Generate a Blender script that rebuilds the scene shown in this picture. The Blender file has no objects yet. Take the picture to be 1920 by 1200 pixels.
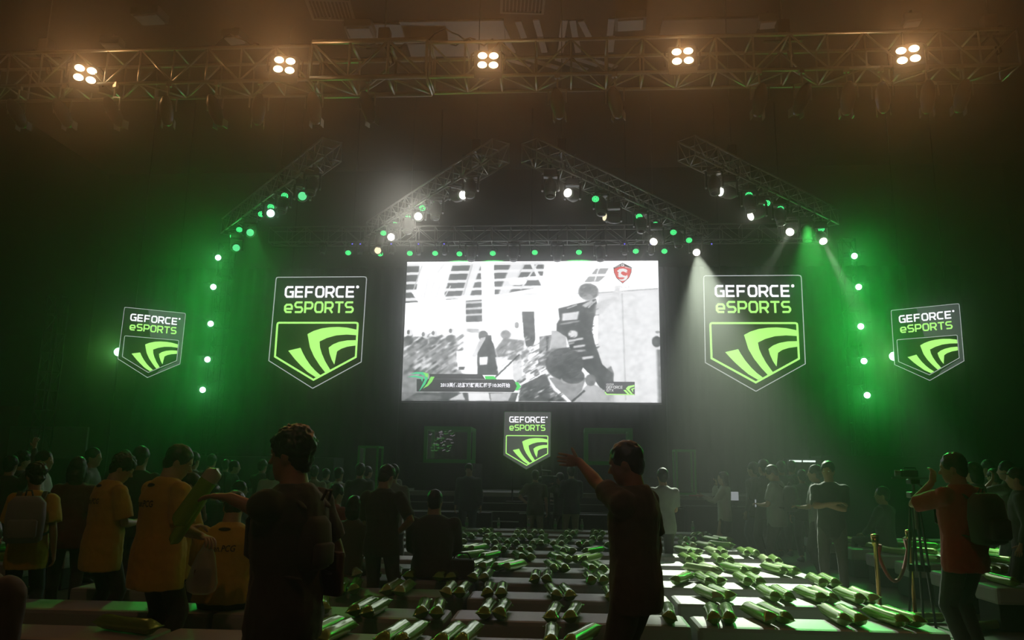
import bpy, bmesh, math, random
import numpy as np
from mathutils import Vector, Matrix, Euler, noise
random.seed(7)
SC = bpy.context.scene
COL = SC.collection
R = math.radians
PI = math.pi

# ---------------------------------------------------------------- camera, world, exposure
FPX = 1450.0
CAM = Vector((0, 0, 1.6))
YAW, PITCH, ROLL = R(4.0), R(11.1), R(0.8)
fwd = Vector((-math.sin(YAW)*math.cos(PITCH), math.cos(YAW)*math.cos(PITCH), math.sin(PITCH)))
_r = Vector((math.cos(YAW), math.sin(YAW), 0)); _u = _r.cross(fwd)
cr = _r*math.cos(ROLL) + _u*math.sin(ROLL)
cu = _u*math.cos(ROLL) - _r*math.sin(ROLL)
cam = bpy.data.objects.new('camera', bpy.data.cameras.new('camera'))
COL.objects.link(cam)
cam.data.sensor_width = 36.0
cam.data.lens = FPX/1920*36.0
cam.data.clip_end = 200
cam.matrix_world = Matrix.Translation(CAM) @ Matrix((cr, cu, -fwd)).transposed().to_4x4()
SC.camera = cam
w = bpy.data.worlds.new('hall_dark'); SC.world = w; w.use_nodes = True
w.node_tree.nodes['Background'].inputs[0].default_value = (0.03, 0.05, 0.03, 1)
w.node_tree.nodes['Background'].inputs[1].default_value = 0.0
SC.view_settings.view_transform = 'Standard'
SC.view_settings.look = 'None'
SC.view_settings.gamma = 1.0
SC.view_settings.use_curve_mapping = False
SC.view_settings.exposure = 0.0
SC.cycles.max_bounces = 5
SC.cycles.diffuse_bounces = 2
SC.cycles.glossy_bounces = 2
SC.cycles.transmission_bounces = 4
SC.cycles.transparent_max_bounces = 6
SC.cycles.volume_bounces = 0
SC.cycles.use_denoising = True
SC.cycles.sample_clamp_direct = 6.0
SC.cycles.sample_clamp_indirect = 2.0
HAZE = 0.0034
HAZE2 = 0.0105
BLIND_W = 270.0       # one warm four-lamp blinder
TOWER_W = 50.0       # one green tower spot
BEAM_W = 1900.0        # one white moving head
KEY_W = 900.0

def at(px, py, Y):
    v = fwd*FPX + cr*(px-960) - cu*(py-600)
    return CAM + v*(Y/v.y)
def onz(px, py, z):
    v = fwd*FPX + cr*(px-960) - cu*(py-600)
    return CAM + v*((z-CAM.z)/v.z)
def onplane(px, py, A, B):
    """point on the ray that lies above/below the ground line A-B"""
    v = fwd*FPX + cr*(px-960) - cu*(py-600)
    n = Vector((-(B[1]-A[1]), B[0]-A[0], 0))
    t = (Vector((A[0], A[1], 0))-CAM).dot(n)/v.dot(n)
    return CAM + v*t

# ---------------------------------------------------------------- materials
def mat(name, col, rough=0.6, metal=0.0, emit=None, es=0.0, noise_amt=0.0, nscale=8.0, spec=0.5,
        alpha=None, trans=0.0, sample=True, sheen=0.0, bump=0.0, coat=0.0):
    m = bpy.data.materials.new(name); m.use_nodes = True
    nt = m.node_tree; b = nt.nodes['Principled BSDF']
    b.inputs['Base Color'].default_value = (*col, 1)
    b.inputs['Roughness'].default_value = rough
    b.inputs['Metallic'].default_value = metal
    b.inputs['Specular IOR Level'].default_value = spec
    if coat: b.inputs['Coat Weight'].default_value = coat
    if trans: b.inputs['Transmission Weight'].default_value = trans
    if alpha is not None: b.inputs['Alpha'].default_value = alpha
    if sheen: b.inputs['Sheen Weight'].default_value = sheen
    if emit:
        b.inputs['Emission Color'].default_value = (*emit, 1)
        b.inputs['Emission Strength'].default_value = es
        if not sample: m.cycles.emission_sampling = 'NONE'
    if noise_amt or bump:
        tc = nt.nodes.new('ShaderNodeTexCoord'); n = nt.nodes.new('ShaderNodeTexNoise')
        n.inputs['Scale'].default_value = nscale; n.inputs['Detail'].default_value = 6
        nt.links.new(tc.outputs['Object'], n.inputs['Vector'])
        if noise_amt:
            mx = nt.nodes.new('ShaderNodeMix'); mx.data_type = 'RGBA'
            mx.inputs['A'].default_value = (*[c*(1-noise_amt) for c in col], 1)
            mx.inputs['B'].default_value = (*[min(1, c*(1+noise_amt)) for c in col], 1)
            nt.links.new(n.outputs['Fac'], mx.inputs['Factor'])
            nt.links.new(mx.outputs['Result'], b.inputs['Base Color'])
        if bump:
            bp = nt.nodes.new('ShaderNodeBump'); bp.inputs['Strength'].default_value = bump
            nt.links.new(n.outputs['Fac'], bp.inputs['Height'])
            nt.links.new(bp.outputs['Normal'], b.inputs['Normal'])
    return m
def em(name, col, s, sample=False):
    m = bpy.data.materials.new(name); m.use_nodes = True
    nt = m.node_tree; nt.nodes.clear()
    o = nt.nodes.new('ShaderNodeOutputMaterial'); e = nt.nodes.new('ShaderNodeEmission')
    e.inputs[0].default_value = (*col, 1); e.inputs[1].default_value = s
    nt.links.new(e.outputs[0], o.inputs[0])
    if not sample: m.cycles.emission_sampling = 'NONE'
    return m
M = {}
M['floor'] = mat('hall_floor', (0.16, 0.15, 0.13), 0.55, noise_amt=0.35, nscale=1.3, bump=0.05)
M['wall'] = mat('hall_wall', (0.03, 0.03, 0.03), 0.8, noise_amt=0.3, nscale=0.7)
M['drape'] = mat('black_drape', (0.014, 0.015, 0.014), 0.9, noise_amt=0.3, nscale=1.5)
M['ceil'] = mat('hall_ceiling', (0.06, 0.055, 0.05), 0.9, noise_amt=0.3, nscale=1.0)
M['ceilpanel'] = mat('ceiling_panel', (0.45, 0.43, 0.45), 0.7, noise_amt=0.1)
M['bench'] = mat('bench_leatherette', (0.42, 0.42, 0.425), 0.46, spec=.6, noise_amt=0.08, nscale=30, bump=0.03)
M['benchbase'] = mat('bench_base', (0.035, 0.035, 0.038), 0.6, noise_amt=0.1, nscale=20)
M['alu'] = mat('truss_metal', (0.34, 0.35, 0.34), 0.38, 0.85, noise_amt=0.1, nscale=5)
M['black'] = mat('black_housing', (0.03, 0.03, 0.032), 0.42, noise_amt=0.1, nscale=10)
M['grey'] = mat('grey_plastic', (0.16, 0.16, 0.17), 0.4)
M['chrome'] = mat('bright_metal', (0.6, 0.6, 0.58), 0.22, 1.0)
M['stage'] = mat('stage_deck', (0.42, 0.46, 0.42), 0.35, noise_amt=0.15, nscale=3)
M['riser'] = mat('stage_fascia', (0.03, 0.032, 0.03), 0.6, noise_amt=0.1)
M['stick'] = mat('inflatable_film', (0.34, 0.60, 0.14), 0.16, 0.35, noise_amt=0.2, nscale=14, bump=0.12, coat=0.4)
M['stickw'] = mat('inflatable_film_pale', (0.48, 0.66, 0.28), 0.2, 0.3, noise_amt=0.2, nscale=14, bump=0.12)
M['skin'] = mat('skin', (0.40, 0.23, 0.15), 0.5, noise_amt=0.08, nscale=12)
M['skinl'] = mat('skin_light', (0.52, 0.34, 0.24), 0.5, noise_amt=0.08, nscale=12)
M['hair'] = mat('black_hair', (0.018, 0.014, 0.012), 0.42, noise_amt=0.4, nscale=60, bump=0.4)
M['hairb'] = mat('brown_hair', (0.06, 0.03, 0.018), 0.42, noise_amt=0.4, nscale=60, bump=0.4)
M['eye'] = mat('eye_white', (0.7, 0.68, 0.65), 0.2)
M['shoe'] = mat('shoe', (0.05, 0.05, 0.05), 0.5)
M['shoew'] = mat('pale_shoe', (0.5, 0.5, 0.5), 0.6)
M['sock'] = mat('sock', (0.3, 0.3, 0.3), 0.8)
def cloth(name, col, rough=0.85): return mat(name, col, rough, noise_amt=0.12, nscale=9, sheen=0.15)
for n_, c_ in dict(yellow=(0.62, 0.40, 0.05), black=(0.05, 0.048, 0.046), dark=(0.07, 0.068, 0.066), navy=(0.05, 0.055, 0.08),
        charcoal=(0.10, 0.095, 0.09), olive=(0.12, 0.13, 0.09), khaki=(0.32, 0.27, 0.18), white=(0.62, 0.64, 0.62),
        grey=(0.25, 0.26, 0.26), red=(0.32, 0.02, 0.025), maroon=(0.14, 0.015, 0.03), denim=(0.06, 0.08, 0.13), brown=(0.10, 0.06, 0.04),
        blue=(0.22, 0.28, 0.36)).items():
    M['c_'+n_] = cloth('cloth_'+n_, c_)
M['gold'] = mat('brass_post', (0.62, 0.42, 0.14), 0.25, 1.0)
M['rope'] = mat('red_velvet_rope', (0.35, 0.02, 0.02), 0.8, sheen=0.3)
M['bag'] = mat('thin_plastic_bag', (0.55, 0.56, 0.50), 0.35, alpha=0.45, noise_amt=0.3, nscale=9, bump=0.5)
M['glass'] = mat('clear_glass', (0.9, 1.0, 0.9), 0.05, alpha=0.12)
M['bottle'] = mat('clear_bottle', (0.85, 0.95, 0.88), 0.08, alpha=0.35)
M['label'] = mat('bottle_label', (0.12, 0.4, 0.15), 0.5)
M['white'] = mat('white_plastic', (0.7, 0.7, 0.7), 0.5)
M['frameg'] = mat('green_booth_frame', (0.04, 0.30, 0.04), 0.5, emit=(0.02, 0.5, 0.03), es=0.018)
M['print'] = mat('dark_print', (0.05, 0.035, 0.03), 0.8)
M['stripe'] = mat('yellow_green_stripe', (0.55, 0.55, 0.05), 0.8)
E = {}
E['wht'] = em('sign_white', (0.95, 0.93, 1.0), 1.5)
E['lime'] = em('sign_lime', (0.47, 1.0, 0.22), 1.25)
E['limed'] = em('sign_lime_lower', (0.36, 0.9, 0.14), 0.85)
E['edge'] = em('sign_edge', (0.75, 0.78, 0.8), 0.7)
E['warm'] = em('blinder_lamp', (1.0, 0.72, 0.38), 26.0)
E['white'] = em('white_lamp', (1.0, 0.95, 0.82), 14.0)
E['dimw'] = em('dim_lamp', (1.0, 0.85, 0.55), 1.4)
E['green'] = em('green_lamp', (0.12, 1.0, 0.32), 7.0)
E['greenhot'] = em('green_tower_lamp', (0.35, 1.0, 0.5), 22.0)
E['led'] = em('green_led', (0.06, 1.0, 0.25), 2.4)
E['blue'] = em('blue_indicator', (0.15, 0.12, 1.0), 1.6)
E['laptop'] = em('laptop_picture', (0.8, 0.85, 0.9), 0.32)
E['tube'] = em('white_tube', (0.85, 1.0, 0.9), 1.3)
E['facet'] = em('sign_grey_facet', (0.062, 0.062, 0.07), 1.0)
E['face_c'] = em('sign_grey_ground', (0.075, 0.08, 0.075), 1.0)
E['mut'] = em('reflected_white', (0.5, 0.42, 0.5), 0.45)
M['sign'] = mat('sign_board', (0.02, 0.022, 0.02), 0.35)

# ---------------------------------------------------------------- object helpers
def tag(o, label=None, cat=None, group=None, kind=None):
    if label: o['label'] = label
    if cat: o['category'] = cat
    if group: o['group'] = group
    if kind: o['kind'] = kind
    return o
def empty(name, loc=(0, 0, 0), rz=0.0, label=None, cat=None, group=None):
    o = bpy.data.objects.new(name, None); COL.objects.link(o)
    o.location = loc; o.rotation_euler = (0, 0, rz); o.empty_display_size = 0.1
    return tag(o, label, cat, group)
def link(me, name, parent=None, mx=None):
    o = bpy.data.objects.new(name, me); COL.objects.link(o)
    if parent: o.parent = parent
    if mx is not None: o.matrix_local = mx if parent else mx
    return o
def copy_tree(o, kids, parent=None):
    c = o.copy(); COL.objects.link(c); c.parent = parent
    for ch in kids.get(o, ()): copy_tree(ch, kids, c)
    return c
def kidmap(root):
    km = {}
    for o in bpy.data.objects:
        if o.parent: km.setdefault(o.parent, []).append(o)
    return km

class MB:
    """collects shapes, links them as one mesh object"""
    def __init__(s): s.v = []; s.f = []; s.mi = []; s.cur = 0
    def add(s, vs, fs):
        n = len(s.v); s.v += [tuple(map(float, v)) for v in vs]
        s.f += [tuple(i+n for i in f) for f in fs]; s.mi += [s.cur]*len(fs); return s
    def box(s, c, d, rot=None, ch=0.0):
        hx, hy, hz = d[0]/2, d[1]/2, d[2]/2
        if ch <= 0:
            vs = [Vector((x, y, z)) for x in (-hx, hx) for y in (-hy, hy) for z in (-hz, hz)]
            fs = [(0, 1, 3, 2), (4, 6, 7, 5), (0, 4, 5, 1), (2, 3, 7, 6), (0, 2, 6, 4), (1, 5, 7, 3)]
        else:
            bm = bmesh.new(); bmesh.ops.create_cube(bm, size=1.0)
            for v in bm.verts: v.co = Vector((v.co.x*d[0], v.co.y*d[1], v.co.z*d[2]))
            bmesh.ops.bevel(bm, geom=bm.edges[:], offset=ch, segments=2, affect='EDGES', profile=0.6)
            bm.verts.index_update()
            vs = [v.co.copy() for v in bm.verts]; fs = [[v.index for v in f.verts] for f in bm.faces]; bm.free()
        c = Vector(c)
        if rot is not None: vs = [rot @ v for v in vs]
        return s.add([v+c for v in vs], fs)
    def loft(s, rings, n=12, p=2.0, cap=True):
        """rings: (center, axis-a vector, axis-b vector); superellipse exponent p"""
        vs = []; fs = []
        cs = []
        for k in range(n):
            t = 2*PI*k/n; c, si = math.cos(t), math.sin(t)
            cs.append((math.copysign(abs(c)**(2/p), c), math.copysign(abs(si)**(2/p), si)))
        for (c, a, b) in rings:
            c = Vector(c); a = Vector(a); b = Vector(b)
            for x, y in cs: vs.append(c + a*x + b*y)
        m = len(rings)
        for i in range(m-1):
            for k in range(n):
                k2 = (k+1) % n
                fs.append((i*n+k, i*n+k2, (i+1)*n+k2, (i+1)*n+k))
        if cap:
            fs.append(tuple(range(n-1, -1, -1))); fs.append(tuple((m-1)*n+k for k in range(n)))
        return s.add(vs, fs)
    def limb(s, pts, rad, n=10, flat=1.0, up=(0, 0, 1), round_ends=True):
        """tapered tube through pts"""
        pts = [Vector(p) for p in pts]; rings = []; a = None
        for i, p in enumerate(pts):
            d = (pts[min(i+1, len(pts)-1)]-pts[max(i-1, 0)]).normalized()
            if a is None:
                u = Vector(up)
                if abs(d.dot(u)) > 0.95: u = Vector((0, 1, 0)) if abs(d.y) < 0.9 else Vector((1, 0, 0))
                a = d.cross(u).normalized()
            else: a = (a-d*a.dot(d)).normalized()
            b = a.cross(d).normalized()
            r = rad[i] if isinstance(rad, (list, tuple)) else rad
            if round_ends and i == 0: rings.append((p-d*r*0.6, a*r*0.55, b*r*0.55*flat))
            rings.append((p, a*r, b*r*flat))
            if round_ends and i == len(pts)-1: rings.append((p+d*r*0.6, a*r*0.55, b*r*0.55*flat))
        return s.loft(rings, n)
    def cyl(s, a, b, r, n=8, r2=None):
        return s.limb([a, b], [r, r if r2 is None else r2], n, round_ends=False)
    def tube(s, pts, r, n=6): return s.limb(pts, r, n, round_ends=False)
    def ell(s, c, r, rot=None, nu=10, nv=7):
        rings = []
        rt = rot if rot is not None else Matrix.Identity(3)
        for i in range(nv+1):
            ph = -PI/2+PI*(i+0.25 if i == 0 else i-0.25 if i == nv else i)/nv
            rings.append((Vector(c)+rt @ Vector((0, 0, r[2]*math.sin(ph))), rt @ Vector((r[0]*math.cos(ph), 0, 0)), rt @ Vector((0, r[1]*math.cos(ph), 0))))
        return s.loft(rings, nu)
    def prism(s, poly, O, ex, ey, ez, t0, t1):
        """2D polygon extruded along ez between t0 and t1"""
        O, ex, ey, ez = Vector(O), Vector(ex), Vector(ey), Vector(ez)
        from mathutils.geometry import tessellate_polygon
        n = len(poly); ps = [O+ex*x+ey*y for x, y in poly]
        tri = tessellate_polygon([[Vector((x, y, 0)) for x, y in poly]])
        vs = [p+ez*t0 for p in ps]+[p+ez*t1 for p in ps]
        fs = [tuple(t) for t in tri]+[tuple(i+n for i in t) for t in tri]+[(i, (i+1) % n, (i+1) % n+n, i+n) for i in range(n)]
        return s.add(vs, fs)
    def strip(s, pts, wd, O, ex, ey, ez, t0, t1, closed=False):
        """mitred stroke of width wd along 2D pts"""
        P = [Vector(p) for p in pts]; n = len(P); L = []; Q = []
        for i in range(n):
            if closed: a, b = P[(i-1) % n], P[(i+1) % n]
            else: a, b = P[max(i-1, 0)], P[min(i+1, n-1)]
            d1 = (P[i]-a); d2 = (b-P[i])
            d1 = d1.normalized() if d1.length > 1e-9 else d2.normalized()
            d2 = d2.normalized() if d2.length > 1e-9 else d1
            n1 = Vector((-d1.y, d1.x)); n2 = Vector((-d2.y, d2.x)); m = n1+n2
            m = m.normalized() if m.length > 1e-6 else n1
            k = (wd/2)/max(0.4, m.dot(n1))
            L.append(P[i]+m*k); Q.append(P[i]-m*k)
        O, ex, ey, ez = Vector(O), Vector(ex), Vector(ey), Vector(ez)
        for i in range(n if closed else n-1):
            j = (i+1) % n
            q = [L[i], L[j], Q[j], Q[i]]
            vs = [O+ex*v.x+ey*v.y+ez*t for t in (t0, t1) for v in q]
            s.add(vs, [(0, 1, 2, 3), (7, 6, 5, 4), (0, 4, 5, 1), (1, 5, 6, 2), (2, 6, 7, 3), (3, 7, 4, 0)])
        return s
    def mesh(s, name, mats, smooth=False):
        me = bpy.data.meshes.new(name); me.from_pydata(s.v, [], s.f)
        for m in (mats if isinstance(mats, (list, tuple)) else [mats]): me.materials.append(m)
        if isinstance(mats, (list, tuple)) and len(mats) > 1: me.polygons.foreach_set('material_index', s.mi)
        bm = bmesh.new(); bm.from_mesh(me); bmesh.ops.recalc_face_normals(bm, faces=bm.faces[:]); bm.to_mesh(me); bm.free()
        if smooth:
            me.polygons.foreach_set('use_smooth', [True]*len(me.polygons))
        me.update(); return me
    def build(s, name, mats, parent=None, smooth=False, loc=None, rz=0.0):
        o = link(s.mesh(name, mats, smooth), name, parent)
        if loc is not None: o.location = loc
        if rz: o.rotation_euler.z = rz
        return o
def struct(name, mb, m):
    o = mb.build(name, m); o['kind'] = 'structure'; return o
def spot(parent, loc, direction, power, col, size, blend=0.5, rad=0.08):
    l = bpy.data.lights.new('beam_light', 'SPOT'); l.energy = power; l.color = col
    l.spot_size = size; l.spot_blend = blend; l.shadow_soft_size = rad
    o = bpy.data.objects.new('beam_light', l); COL.objects.link(o)
    o.parent = parent; o.location = loc
    o.rotation_euler = Vector(direction).to_track_quat('-Z', 'Y').to_euler()
    return o
ORD = ['first', 'second', 'third', 'fourth', 'fifth', 'sixth', 'seventh', 'eighth', 'ninth', 'tenth', 'eleventh', 'twelfth',
       'thirteenth', 'fourteenth', 'fifteenth', 'sixteenth', 'seventeenth', 'eighteenth', 'nineteenth', 'twentieth',
       'twenty-first', 'twenty-second', 'twenty-third', 'twenty-fourth', 'twenty-fifth', 'twenty-sixth']
def ordn(i): return ORD[min(i, len(ORD)-1)]

# ---------------------------------------------------------------- haze and room
X0, X1, Y0, Y1, ZC = -17.5, 15.5, -5.0, 27.0, 12.6
hz = bpy.data.materials.new('stage_haze'); hz.use_nodes = True
nt = hz.node_tree; nt.nodes.clear()
o_ = nt.nodes.new('ShaderNodeOutputMaterial'); vs_ = nt.nodes.new('ShaderNodeVolumeScatter')
vt_ = nt.nodes.new('ShaderNodeVolumeScatter'); ad_ = nt.nodes.new('ShaderNodeAddShader')
for n_, d_, g_ in ((vs_, HAZE, .68), (vt_, HAZE2, .972)):      # fine fog: a broad lobe and a narrow forward lobe
    n_.inputs['Color'].default_value = (1, 1, 1, 1); n_.inputs['Density'].default_value = d_; n_.inputs['Anisotropy'].default_value = g_
nt.links.new(vs_.outputs[0], ad_.inputs[0]); nt.links.new(vt_.outputs[0], ad_.inputs[1])
nt.links.new(ad_.outputs[0], o_.inputs['Volume'])
hb = MB().box(((X0+X1)/2, (Y0+Y1)/2, ZC/2), (X1-X0-0.1, Y1-Y0-0.1, ZC-0.1)).build('haze', hz)
tag(hb, 'thin theatrical haze filling the dark hall around the stage lights', 'haze', kind='stuff')

struct('floor', MB().box(((X0+X1)/2, (Y0+Y1)/2, -0.1), (X1-X0, Y1-Y0, 0.2)), M['floor'])
struct('ceiling', MB().box(((X0+X1)/2, (Y0+Y1)/2, ZC+0.1), (X1-X0, Y1-Y0, 0.2)), M['ceil'])
struct('wall_back', MB().box(((X0+X1)/2, Y1+0.1, ZC/2), (X1-X0, 0.2, ZC)), M['wall'])
struct('wall_left', MB().box((X0-0.1, (Y0+Y1)/2, ZC/2), (0.2, Y1-Y0, ZC)), M['wall'])
struct('wall_right', MB().box((X1+0.1, (Y0+Y1)/2, ZC/2), (0.2, Y1-Y0, ZC)), M['wall'])
struct('wall_front', MB().box(((X0+X1)/2, Y0-0.1, ZC/2), (X1-X0, 0.2, ZC)), M['wall'])

# ---------------------------------------------------------------- ceiling fittings and hall walls
def flat_panel(name, px, py, z, sx, sy, label, cat, m, rz=0.0, group=None):
    p = onz(px, py, z)
    mb = MB().box((0, 0, 0), (sx, sy, 0.05), ch=0.012)
    o = mb.build(name, m, loc=(p.x, p.y, z), rz=rz)
    return tag(o, label, cat, group)
for (px, py, sx, sy, l) in ((1182, 47, .75, .55, 'right of the central blinder'), (1440, 47, .45, .35, 'above the fourth blinder gap'), (210, 88, .5, .35, 'above the leftmost blinder'),
        (440, 76, .5, .4, 'left of the second blinder'), (675, 62, .7, .55, 'above the heavy truss corner'), (280, 37, .7, .5, 'in the upper left corner of the ceiling'), (1710, 45, .4, .3, 'above the rightmost blinder')):
    p = onz(px, py, ZC-0.35)
    t = empty('ceiling_floodlight', (p.x, p.y, ZC-0.35), R(random.uniform(-10, 10)), 'grey ceiling floodlight box '+l+', unlit', 'ceiling light', 'unlit floodlights on the ceiling')
    MB().box((0, 0, .12), (sx, sy, .2), ch=.02).build('housing', M['grey'], t)
    MB().box((0, 0, .0), (sx*.8, sy*.8, .04)).build('glass_pane', M['ceilpanel'], t)
    MB().cyl((0, 0, .2), (0, 0, .35), .03).build('bracket', M['black'], t)
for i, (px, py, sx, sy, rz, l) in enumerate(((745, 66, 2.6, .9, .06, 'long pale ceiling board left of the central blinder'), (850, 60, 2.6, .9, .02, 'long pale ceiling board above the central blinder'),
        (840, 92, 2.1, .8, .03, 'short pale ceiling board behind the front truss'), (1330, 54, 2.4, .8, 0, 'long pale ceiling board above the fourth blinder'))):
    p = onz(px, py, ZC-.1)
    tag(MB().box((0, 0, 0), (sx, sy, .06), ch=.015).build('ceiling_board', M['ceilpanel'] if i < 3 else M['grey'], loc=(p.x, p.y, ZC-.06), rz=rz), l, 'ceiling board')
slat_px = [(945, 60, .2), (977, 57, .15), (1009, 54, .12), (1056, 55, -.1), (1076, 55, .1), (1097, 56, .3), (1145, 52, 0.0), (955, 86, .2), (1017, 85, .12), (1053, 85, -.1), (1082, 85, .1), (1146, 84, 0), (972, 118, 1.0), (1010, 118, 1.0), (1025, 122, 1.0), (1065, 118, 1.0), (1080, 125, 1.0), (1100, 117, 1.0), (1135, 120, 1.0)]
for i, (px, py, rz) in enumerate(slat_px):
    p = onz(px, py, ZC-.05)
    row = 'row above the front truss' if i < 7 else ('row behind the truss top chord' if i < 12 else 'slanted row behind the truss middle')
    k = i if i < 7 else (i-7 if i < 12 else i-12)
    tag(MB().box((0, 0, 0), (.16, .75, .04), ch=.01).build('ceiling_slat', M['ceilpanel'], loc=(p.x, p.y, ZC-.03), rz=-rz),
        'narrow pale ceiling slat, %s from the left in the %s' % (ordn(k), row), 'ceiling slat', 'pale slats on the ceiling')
for (px, py, l) in ((620, 18, 'square slatted air vent at upper left of the centre truss corner'), (980, 5, 'square slatted air vent at the top edge above the central blinder')):
    p = onz(px, py, ZC-.06)
    t = empty('ceiling_vent', (p.x, p.y, ZC-.06), .1, l, 'air vent')
    MB().strip([(-.5, -.4), (.5, -.4), (.5, .4), (-.5, .4)], .06, (0, 0, 0), (1, 0, 0), (0, 1, 0), (0, 0, 1), -.03, .03, closed=True).build('frame', M['grey'], t)
    mb = MB()
    for k in range(10): mb.box((-.4+k*.09, 0, 0), (.03, .76, .03))
    mb.build('grille', M['grey'], t)
for (x, y, l) in ((-6.5, 9.0, 'dark ventilation duct crossing the ceiling at upper left'), (5.5, 8.0, 'dark ventilation duct crossing the ceiling at upper right')):
    t = MB()
    t.box((0, 0, 0), (11.5, .5, .45), ch=.03)
    for k in range(12): t.box((-5.5+k, 0, 0), (.05, .56, .51))
    tag(t.build('ceiling_duct', M['ceil'], loc=(x, y, ZC-.24)), l, 'duct')
# drapes, dark masking cloth behind the stage
def drape(x0, x1, y, z0, z1, label, amp=.07):
    n = int((x1-x0)*10); vs = []; fs = []
    for i in range(n+1):
        x = x0+(x1-x0)*i/n; yy = y+amp*math.sin(i*1.7)+amp*.5*math.sin(i*.63)
        vs += [(x, yy, z0), (x, yy, z1)]
        vs += [(x, yy+.03, z0), (x, yy+.03, z1)]
    for i in range(n):
        a = i*4; b = a+4
        fs += [(a, b, b+1, a+1), (a+2, a+3, b+3, b+2), (a+1, b+1, b+3, a+3), (a, a+2, b+2, b)]
    m = MB(); m.add(vs, fs)
    tag(m.build('backdrop_drape', M['drape'], smooth=True), label, 'curtain')
drape(-13.2, -5.0, 22.9, 0.0, 7.75, 'black pleated backdrop curtain left of the main screen')
drape(-4.95, 2.95, 22.9, 0.0, 7.75, 'black pleated backdrop curtain behind the main screen')
drape(3.0, 11.6, 22.9, 0.0, 7.75, 'black pleated backdrop curtain right of the main screen')
# far left entrance details
tag(MB().box((-13.9, 20.2, 2.2), (2.2, .08, .85), ch=.02).build('wall_poster', M['c_grey']), 'dim pale notice board on the left wall behind the crowd', 'notice board')
tag(MB().box((-15.6, 20.6, 1.9), (.9, .1, 2.6), ch=.02).build('banner', M['c_maroon']), 'dark red upright banner at the far left edge', 'banner')

# ---------------------------------------------------------------- trusses
def cylmesh(r, L, n=8, name='brace'):
    return MB().cyl((0, 0, 0), (0, 0, L), r, n).mesh(name, M[TM[0]], smooth=True)
CY = {}
TM = ['alu']
def bar(parent, name, a, b, r):
    a = Vector(a); b = Vector(b); L = (b-a).length
    key = (name, round(L, 2), r, TM[0])
    if key not in CY: CY[key] = cylmesh(r, L, name=name)
    o = bpy.data.objects.new(name, CY[key]); COL.objects.link(o); o.parent = parent
    o.location = a; o.rotation_euler = (b-a).to_track_quat('Z', 'Y').to_euler()
    return o
def truss(A, B, z, wd, ht, seg, label, r=.026, rb=.013, vertical=False):
    """box truss from A to B, bottom at height z"""
    A = Vector((A[0], A[1], z)); B = Vector((B[0], B[1], z)) if not vertical else Vector((A[0], A[1], z+vertical))
    t = empty('lighting_truss', A, 0, label, 'truss')
    d = (B-A); L = d.length; d.normalize()
    up = Vector((0, 0, 1)) if not vertical else Vector((0, 1, 0))
    s = up.cross(d).normalized()
    def P(k, i, j): return d*k+s*(wd*(i-.5))+up*(ht*j)
    for i in (0, 1):
        for j in (0, 1): bar(t, 'main_chord', P(0, i, j), P(L, i, j), r)
    n = max(2, round(L/seg)); sg = L/n
    for k in range(n+1):
        x = k*sg
        for i in (0, 1): bar(t, 'upright', P(x, i, 0), P(x, i, 1), rb)
        for j in (0, 1): bar(t, 'cross_tube', P(x, 0, j), P(x, 1, j), rb)
    for k in range(n):
        x, x2 = k*sg, (k+1)*sg
        for i in (0, 1):
            if k % 2: bar(t, 'diagonal_brace', P(x, i, 0), P(x2, i, 1), rb)
            else: bar(t, 'diagonal_brace', P(x, i, 1), P(x2, i, 0), rb)
        bar(t, 'lower_lacing', P(x, k % 2, 0), P(x2, 1-k % 2, 0), rb)
    return t
FT_Y, FT_Z = 11.95, 8.0
truss((-10.8, FT_Y), (-4.3, FT_Y), FT_Z, .55, .62, .6, 'long lattice truss carrying the two left warm blinders', .03, .016)
truss((-4.25, FT_Y), (-2.3, FT_Y), FT_Z, .62, .66, .62, 'thick bright lattice truss section between second and central blinder', .045, .024)
truss((-2.25, FT_Y), (7.15, FT_Y), FT_Z, .55, .62, .6, 'long lattice truss carrying the three right warm blinders', .03, .016)
IL = ((-1.35, 15.2), (-5.4, 20.6)); IR = ((-.75, 15.2), (3.75, 20.8))
OL = ((-4.9, 15.0), (-9.4, 20.2)); OR = ((2.5, 15.2), (6.9, 19.8))
BT = ((-8.6, 21.3), (7.1, 21.3))
truss(IL[0], IL[1], 8.0, .42, .42, .42, 'diagonal lattice truss running from the centre peak down to the left', .022, .011)
truss(IR[0], IR[1], 8.0, .42, .42, .42, 'diagonal lattice truss running from the centre peak down to the right', .022, .011)
truss(OL[0], OL[1], 8.0, .42, .42, .42, 'outer left diagonal lattice truss above the left sign', .022, .011)
truss(OR[0], OR[1], 8.0, .42, .42, .42, 'outer right diagonal lattice truss above the right sign', .022, .011)
truss(BT[0], BT[1], 8.05, .42, .45, .55, 'long horizontal lattice truss along the top of the main screen', .022, .011)
TM[0] = 'black'
for X in (-9.83, 7.75):
    truss((X, 20.95), None, 0.0, .35, .35, .5, 'upright lattice tower with green lamps on the %s of the stage' % ('left' if X < 0 else 'right'), .02, .01, vertical=8.0)
truss((-13.4, 19.0), None, 0.0, .35, .35, .5, 'upright dark lattice tower at far left of the hall', .02, .01, vertical=6.0)
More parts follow.
